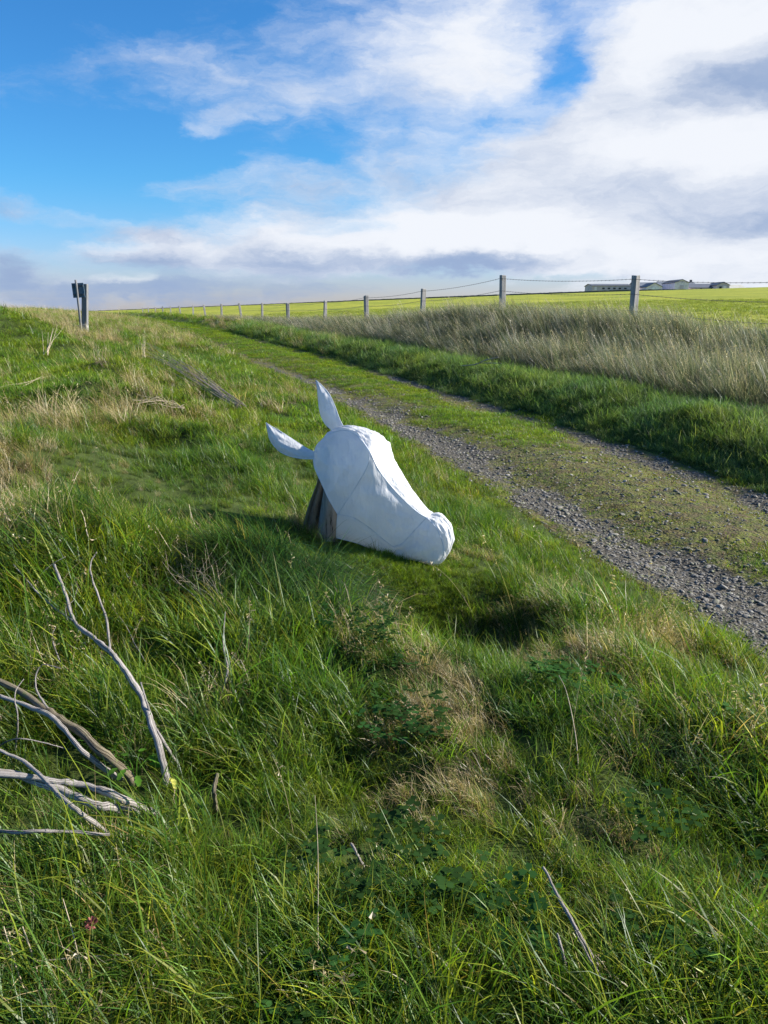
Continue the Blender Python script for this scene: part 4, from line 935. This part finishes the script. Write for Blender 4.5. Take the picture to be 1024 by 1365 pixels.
def clover_head():
    g = P2G(121, 1300, 0); tip = P2G(122, 1232, .13); root = empty('clover_flower', g); tag(root, 'withered reddish clover head on a thin stem at lower left', 'flower')
    mb = MB(); mb.tube(smooth_path([g - g, (tip - g) * .5 + (.004, 0, .01), tip - g], 6), [.0012] * 13, 6); mb.build('stem', plain('clover_stem', (.10, .14, .04)), root)
    mb = MB(); rg = np.random.default_rng(3)
    for i in range(70):
        z = rg.uniform(-.8, 1); a = rg.random() * 6.28; q = math.sqrt(1 - z * z); d = np.array([q * math.cos(a), q * math.sin(a), z]); p = tip - g + d * .006; e = tip - g + d * .0125 + (0, 0, .002); s = np.cross(d, (0, 0, 1.)) ; s = s / (np.linalg.norm(s) + 1e-6) * .0016
        mb.add([p - s, p + s, e + s * .7, e - s * .7], [(0, 1, 2, 3)])
    mb.build('flower_head', plain('clover_red', (.22, .07, .06), .8, 90, .4), root)
clover_head()

# ------------------------------------------------------------------ signpost and gatepost on the far left
def signpost():
    g = P2G(109, 443); Y = g[1]; k = Y / 1030 / math.cos(R(3))
    root = empty('signpost', g); tag(root, 'thin pole with a square dark blue sign board, leaning beside the thick post', 'signpost')
    top = ray_at_y(101, 373, Y) - g
    mb = MB(); n = 10; P = np.array([top * t + np.array([0, 0, -.05 * (1 - t)]) for t in np.linspace(0, 1, n)]); mb.tube(P, [.036] * n, 10); mb.build('pole', M['post_dark'], root)
    cx = ray_at_y(103.5, 387, Y) - g; tf = lambda V: (V @ np.array([[math.cos(.045), 0, -math.sin(.045)], [0, 1, 0], [math.sin(.045), 0, math.cos(.045)]]).T) + cx + np.array([0, .07, 0])
    w, h = 7.6 * k, 9.0 * k; mb = MB(); mb.box(-w, w, -.012, .012, -h, h, tf); mb.build('sign_board', plain('sign_board', (.08, .13, .18), .6, 6), root, False)
    for z in (-h * .6, h * .6): mb = MB(); mb.box(-w * .9, w * .9, -.03, -.013, z - .03, z + .03, tf); mb.build('board_rail', plain('sign_rail', (.07, .085, .10), .7), root, False)
    g2 = P2G(113.5, 443); r2 = empty('gate_post', g2); tag(r2, 'thick square grey wooden post with concrete foot beside the sign pole', 'post')
    w = 3.4 * k; hgt = (ray_at_y(114, 378.5, g2[1]) - g2)[2]
    mb = MB()
    sh = (ray_at_y(113.5, 378.5, g2[1]) - g2)[0] / hgt; mb.box(-w, w, -w, w, -.1, hgt, lambda V: V + V[:, 2:3] * np.array([[sh, 0, 0]])); o = mb.build('post_shaft', M['post_dark'], r2, False); bev(o, .012)
    mb = MB(); mb.box(-w * 1.55, w * 1.25, -w * 1.2, w * 1.2, -.1, .26); o = mb.build('post_foot', plain('concrete_foot', (.30, .29, .28), .9, 12), r2, False); bev(o, .02)
def bev(o, w, seg=2):
    b = o.modifiers.new('bevel', 'BEVEL'); b.width = w; b.segments = seg
signpost()

# ------------------------------------------------------------------ fence
def fence():
    px = [(1120, 366), (845, 367), (670, 367), (563, 385), (489, 394), (433, 401), (384, 404), (349, 404), (322, 404), (295, 405), (274, 406), (257, 407), (241, 407.5), (227, 408), (217, 408.5), (207, 409), (198, 409.5), (190, 410)]
    P = []
    for i, (u, v) in enumerate(px):
        d = (u - 512) / FPX / (math.cos(R(PITCH)) + .02); # u at the height of the horizon
        kx = (u - 512) / (FPX * 1.0) * math.cos(R(PITCH)) ; dd = pix_ray(u, 412); s_ = dd[0] / dd[1]
        Y = FA / (s_ + FS); X = s_ * Y; tp = pix_ray(u, v); zt = EYE + tp[2] / tp[1] * Y; P.append((X, Y, zt))
    g0 = np.array([P[1][0], P[1][1], float(height(P[1][0], P[1][1]))])
    root = empty('wire_fence', g0); tag(root, 'field fence of square grey wooden posts and barbed wire along the tall dry grass', 'fence')
    tops = []
    for i, (X, Y, zt) in enumerate(P):
        z0 = float(height(X, Y)); zt = max(zt, z0 + .75); w = .076 if i < 3 else .075 if i < 7 else .06
        lean = (-.03 if i % 2 else .02) if i > 1 else 0.0; lean += (.10 if i in (8, 10, 12) else 0); ly = .02 * ((i * 7) % 3 - 1)
        ang = math.atan(FS) ; ca, sa = math.cos(ang), math.sin(ang)
        def tf(V, X=X, Y=Y, z0=z0, lean=lean, ly=ly):
            V = np.stack([V[:, 0] * ca - V[:, 1] * sa, V[:, 0] * sa + V[:, 1] * ca, V[:, 2]], -1); h = V[:, 2:3]; V = V + h * np.array([[-lean, ly, 0]]); return V + np.array([X, Y, z0])
        jt = np.random.default_rng(50 + i).normal(0, .009, (8, 3)); mb = MB(); mb.box(-w, w, -w * .95, w * .95, -.1, zt - z0, lambda V: tf(V + jt * (V[:, 2:3] > .3))); o = mb.build('post', M['post'], root, False, origin=None)
        o.location = -g0; bev(o, .01, 1); tops.append((np.array([X, Y, z0]), zt - z0, lean, ly))
    for k, fr in enumerate((.93, .66, .36)):
        for i in range(len(tops) - 1):
            a, b = tops[i], tops[i + 1]
            pa = a[0] + np.array([-a[2] * a[1] * fr, a[3] * a[1] * fr, a[1] * fr]) + np.array([-.08, -.05, 0]); pb = b[0] + np.array([-b[2] * b[1] * fr, b[3] * b[1] * fr, b[1] * fr]) + np.array([-.08, -.05, 0])
            t = np.linspace(0, 1, 9)[:, None]; Q = pa * (1 - t) + pb * t; Q[:, 2] -= .06 * 4 * (t * (1 - t))[:, 0]
            mb = MB(); mb.tube(Q, [.0045] * 9, 5)
            if i < 7:
                L = np.linalg.norm(pb - pa)
                for s in np.arange(.1, L, .14):
                    q = pa + (pb - pa) * s / L; q[2] -= .06 * 4 * (s / L) * (1 - s / L)
                    for dv in (np.array([.02, .01, .022]), np.array([-.018, .012, .02])): mb.add(np.array([q - dv, q + dv, q + (.004, .004, -.004), q - (.004, .004, -.004)]), [], [(0, 2, 1), (0, 1, 3)])
            o = mb.build('barbed_wire', M['wire'], root); o.location = -g0
fence()

# ------------------------------------------------------------------ field wall and farm buildings on the skyline
def field_wall():
    m = NT('dark_dry_stone'); p = m.pos(); col = m.mix(m.noise(p, 3, 5), c(.05, .055, .045), c(.14, .14, .12)); mat = m.surf(m.princ(col, .9))
    az = np.radians(np.arange(-24, 34, .12)); V, Q = [], []; g = np.random.default_rng(9)
    for i, a in enumerate(az):
        r0 = 208; x, y = r0 * math.sin(a), r0 * math.cos(a); z = float(height(x, y)); h = .18 + .18 * float(sstep(math.degrees(a), -12, 8)) + .08 * g.random() ; d = np.array([math.sin(a), math.cos(a), 0])
        p0 = np.array([x, y, z]); V += [p0 - d * .35 + (0, 0, -.3), p0 - d * .25 + (0, 0, h), p0 + d * .25 + (0, 0, h), p0 + d * .35 + (0, 0, -.3)]
        if i: b = 4 * i; Q += [(b - 4 + k, b - 3 + k, b + 1 + k, b + k) for k in range(3)]
    mb = MB(); mb.add(V, Q); o = mb.build('field_wall', mat, smooth=False, origin=V[0]); tag(o, 'low dark dry stone wall running along the skyline at the far edge of the field', 'wall')
field_wall()
MB_ = {k: plain(k, v, .85, 1.2, .18) for k, v in dict(barn_wall=(.48, .42, .46), barn_wall_pale=(.68, .62, .65), barn_roof=(.10, .115, .145), slate_roof=(.14, .16, .19), sand_wall=(.50, .42, .33), beige_roof=(.45, .44, .38), white_door=(.70, .71, .72), dark_opening=(.035, .04, .05), brown_end=(.20, .16, .14)).items()}
def barn(u0, u1, vtop, veave, D, depth, wall, roof, label, gable_right=None, gable_left=None, ridge='x', windows=(), doors=(), chimneys=()):
    """u0..u1 the front; ridge 'x': eaves face us, 'y': the gable faces us"""
    k = D / FPX; a = pix_ray((u0 + u1) / 2, 412); X0 = a[0] / a[1] * D; w = (u1 - u0) * k / 2 / 1.0
    vert = lambda v: EYE + pix_ray((u0 + u1) / 2, v)[2] / pix_ray((u0 + u1) / 2, v)[1] * D
    zb = float(height(X0, D)) - 1.0; ze, zr = vert(veave), vert(vtop); root = empty('farm_building', (X0, D, zb)); tag(root, label, 'farm building', 'farm buildings on the skyline')
    H, Rg = ze - zb, zr - zb; d = depth; yaw = -.0
    def add(name, V, Q, T, mat, smooth=False): mb = MB(); mb.add(V, Q, T); return mb.build(name, mat, root, smooth)
    if ridge == 'x':
        V = [(-w, 0, 0), (w, 0, 0), (w, d, 0), (-w, d, 0), (-w, 0, H), (w, 0, H), (w, d, H), (-w, d, H), (-w, d / 2, Rg - .05), (w, d / 2, Rg - .05)]
        add('wall', V, [(0, 1, 5, 4), (1, 2, 6, 5), (2, 3, 7, 6), (3, 0, 4, 7)], [(4, 7, 8), (5, 9, 6)], wall)
        e = .25; th = .12
        V = [(-w - e, -e, H - .12), (w + e, -e, H - .12), (w + e, d / 2, Rg), (-w - e, d / 2, Rg), (w + e, d + e, H - .12), (-w - e, d + e, H - .12)]
        rf = add('roof', V + [(x, y, z + th) for x, y, z in V], [(6, 7, 8, 9), (9, 8, 10, 11), (0, 3, 2, 1), (3, 5, 4, 2), (0, 1, 7, 6), (4, 5, 11, 10)], [], roof)
    else:
        V = [(-w, 0, 0), (w, 0, 0), (w, d, 0), (-w, d, 0), (-w, 0, H), (w, 0, H), (w, d, H), (-w, d, H), (0, 0, Rg - .05), (0, d, Rg - .05)]
        add('wall', V, [(0, 1, 5, 4), (1, 2, 6, 5), (2, 3, 7, 6), (3, 0, 4, 7)], [(4, 5, 8), (6, 7, 9)], wall)
        e = .25; th = .12
        V = [(-w - e, -e, H - .12), (0, -e, Rg), (0, d + e, Rg), (-w - e, d + e, H - .12), (w + e, -e, H - .12), (w + e, d + e, H - .12)]
        rf = add('roof', V + [(x, y, z + th) for x, y, z in V], [(6, 9, 8, 7), (7, 8, 11, 10), (0, 1, 2, 3), (1, 4, 5, 2), (0, 6, 7, 1), (1, 7, 10, 4)], [], roof)
    def panel(name, u, v, wu, hv, mat, y=-.08):
        x = (u - (u0 + u1) / 2) * k; z = vert(v) - zb; mb = MB(); mb.box(x - wu * k / 2, x + wu * k / 2, y, .02, z - hv * k / 2, z + hv * k / 2); return mb.build(name, mat, root, False)
    for q in windows: panel('window', *q[:4], MB_['dark_opening'] if len(q) < 5 else MB_[q[4]])
    for q in doors: panel('door', *q[:4], MB_[q[4]], -.12)
    for (u, v0, v1, wu) in chimneys:
        x = (u - (u0 + u1) / 2) * k; mb = MB(); mb.box(x - wu * k / 2, x + wu * k / 2, d / 2 - .3, d / 2 + .3, vert(v1) - zb, vert(v0) - zb); mb.build('chimney', MB_['brown_end'], rf, False)
    return root
G_ = M
barn(788, 838, 378.3, 380.6, 262, 9, MB_['barn_wall'], MB_['barn_roof'], 'long low grey barn with a flat dark roof, furthest left of the farm', windows=[(u, 384.5, 3.2, 1.8) for u in (803, 810, 817, 824, 831)], doors=[(793, 384.5, 3, 4.5, 'barn_wall_pale')])
barn(846, 890, 376.2, 381.2, 270, 9, MB_['barn_wall'], MB_['slate_roof'], 'long barn with dark slate roof behind the fence post', windows=[(884, 385, 2, 2)])
barn(860.5, 880, 377.0, 382.5, 256, 8, MB_['barn_wall_pale'], MB_['slate_roof'], 'small pale gable with white double doors before the slate-roofed barn', ridge='y', doors=[(868.5, 385.5, 4, 4.5, 'white_door'), (873.5, 385.5, 4, 4.5, 'white_door')])
barn(880, 900, 375.0, 380.5, 272, 9, MB_['barn_wall'], MB_['barn_roof'], 'dark roofed barn joining on to the tall pale gable', windows=[(884, 384.5, 3, 4), (892, 384.5, 3, 4, 'barn_wall_pale')])
barn(897, 915, 372.6, 376.6, 258, 12, MB_['barn_wall_pale'], MB_['barn_roof'], 'tall barn with a pale blank gable at the middle of the farm', ridge='y', doors=[(906, 384, 5, 7, 'barn_wall')])
barn(915, 926, 376.0, 380.5, 274, 8, MB_['barn_wall'], MB_['slate_roof'], 'small dark house with a brown chimney behind the barns', windows=[(920, 383.5, 1.6, 2)], chimneys=[(923.2, 372.4, 378, 2.6)])
barn(918, 954, 378.0, 383.4, 260, 9, MB_['barn_wall'], MB_['barn_roof'], 'low byre with a long dark roof right of the tall gable', windows=[(945, 385.3, 2, 2.2), (932, 385.4, 2, 2)])
barn(953, 969, 376.0, 380.0, 257, 9, MB_['barn_wall'], MB_['slate_roof'], 'grey gable end with a dark doorway next to the sand coloured shed', ridge='y', doors=[(957.5, 384.5, 3, 5, 'dark_opening'), (963, 384, 4, 5.5, 'barn_wall_pale')])
barn(969, 991, 379.6, 384.2, 262, 9, MB_['sand_wall'], MB_['beige_roof'], 'sand coloured shed with a pale roof at the right of the farm', windows=[(975, 386, 1.6, 1.6), (984, 386, 1.6, 1.6)])
barn(996, 1011, 383.4, 385.6, 266, 7, MB_['brown_end'], MB_['slate_roof'], 'tiny far roof standing alone at the right end of the farm', windows=[(1003, 386.7, 1.5, 1)])
print('objects', len(sc.objects))
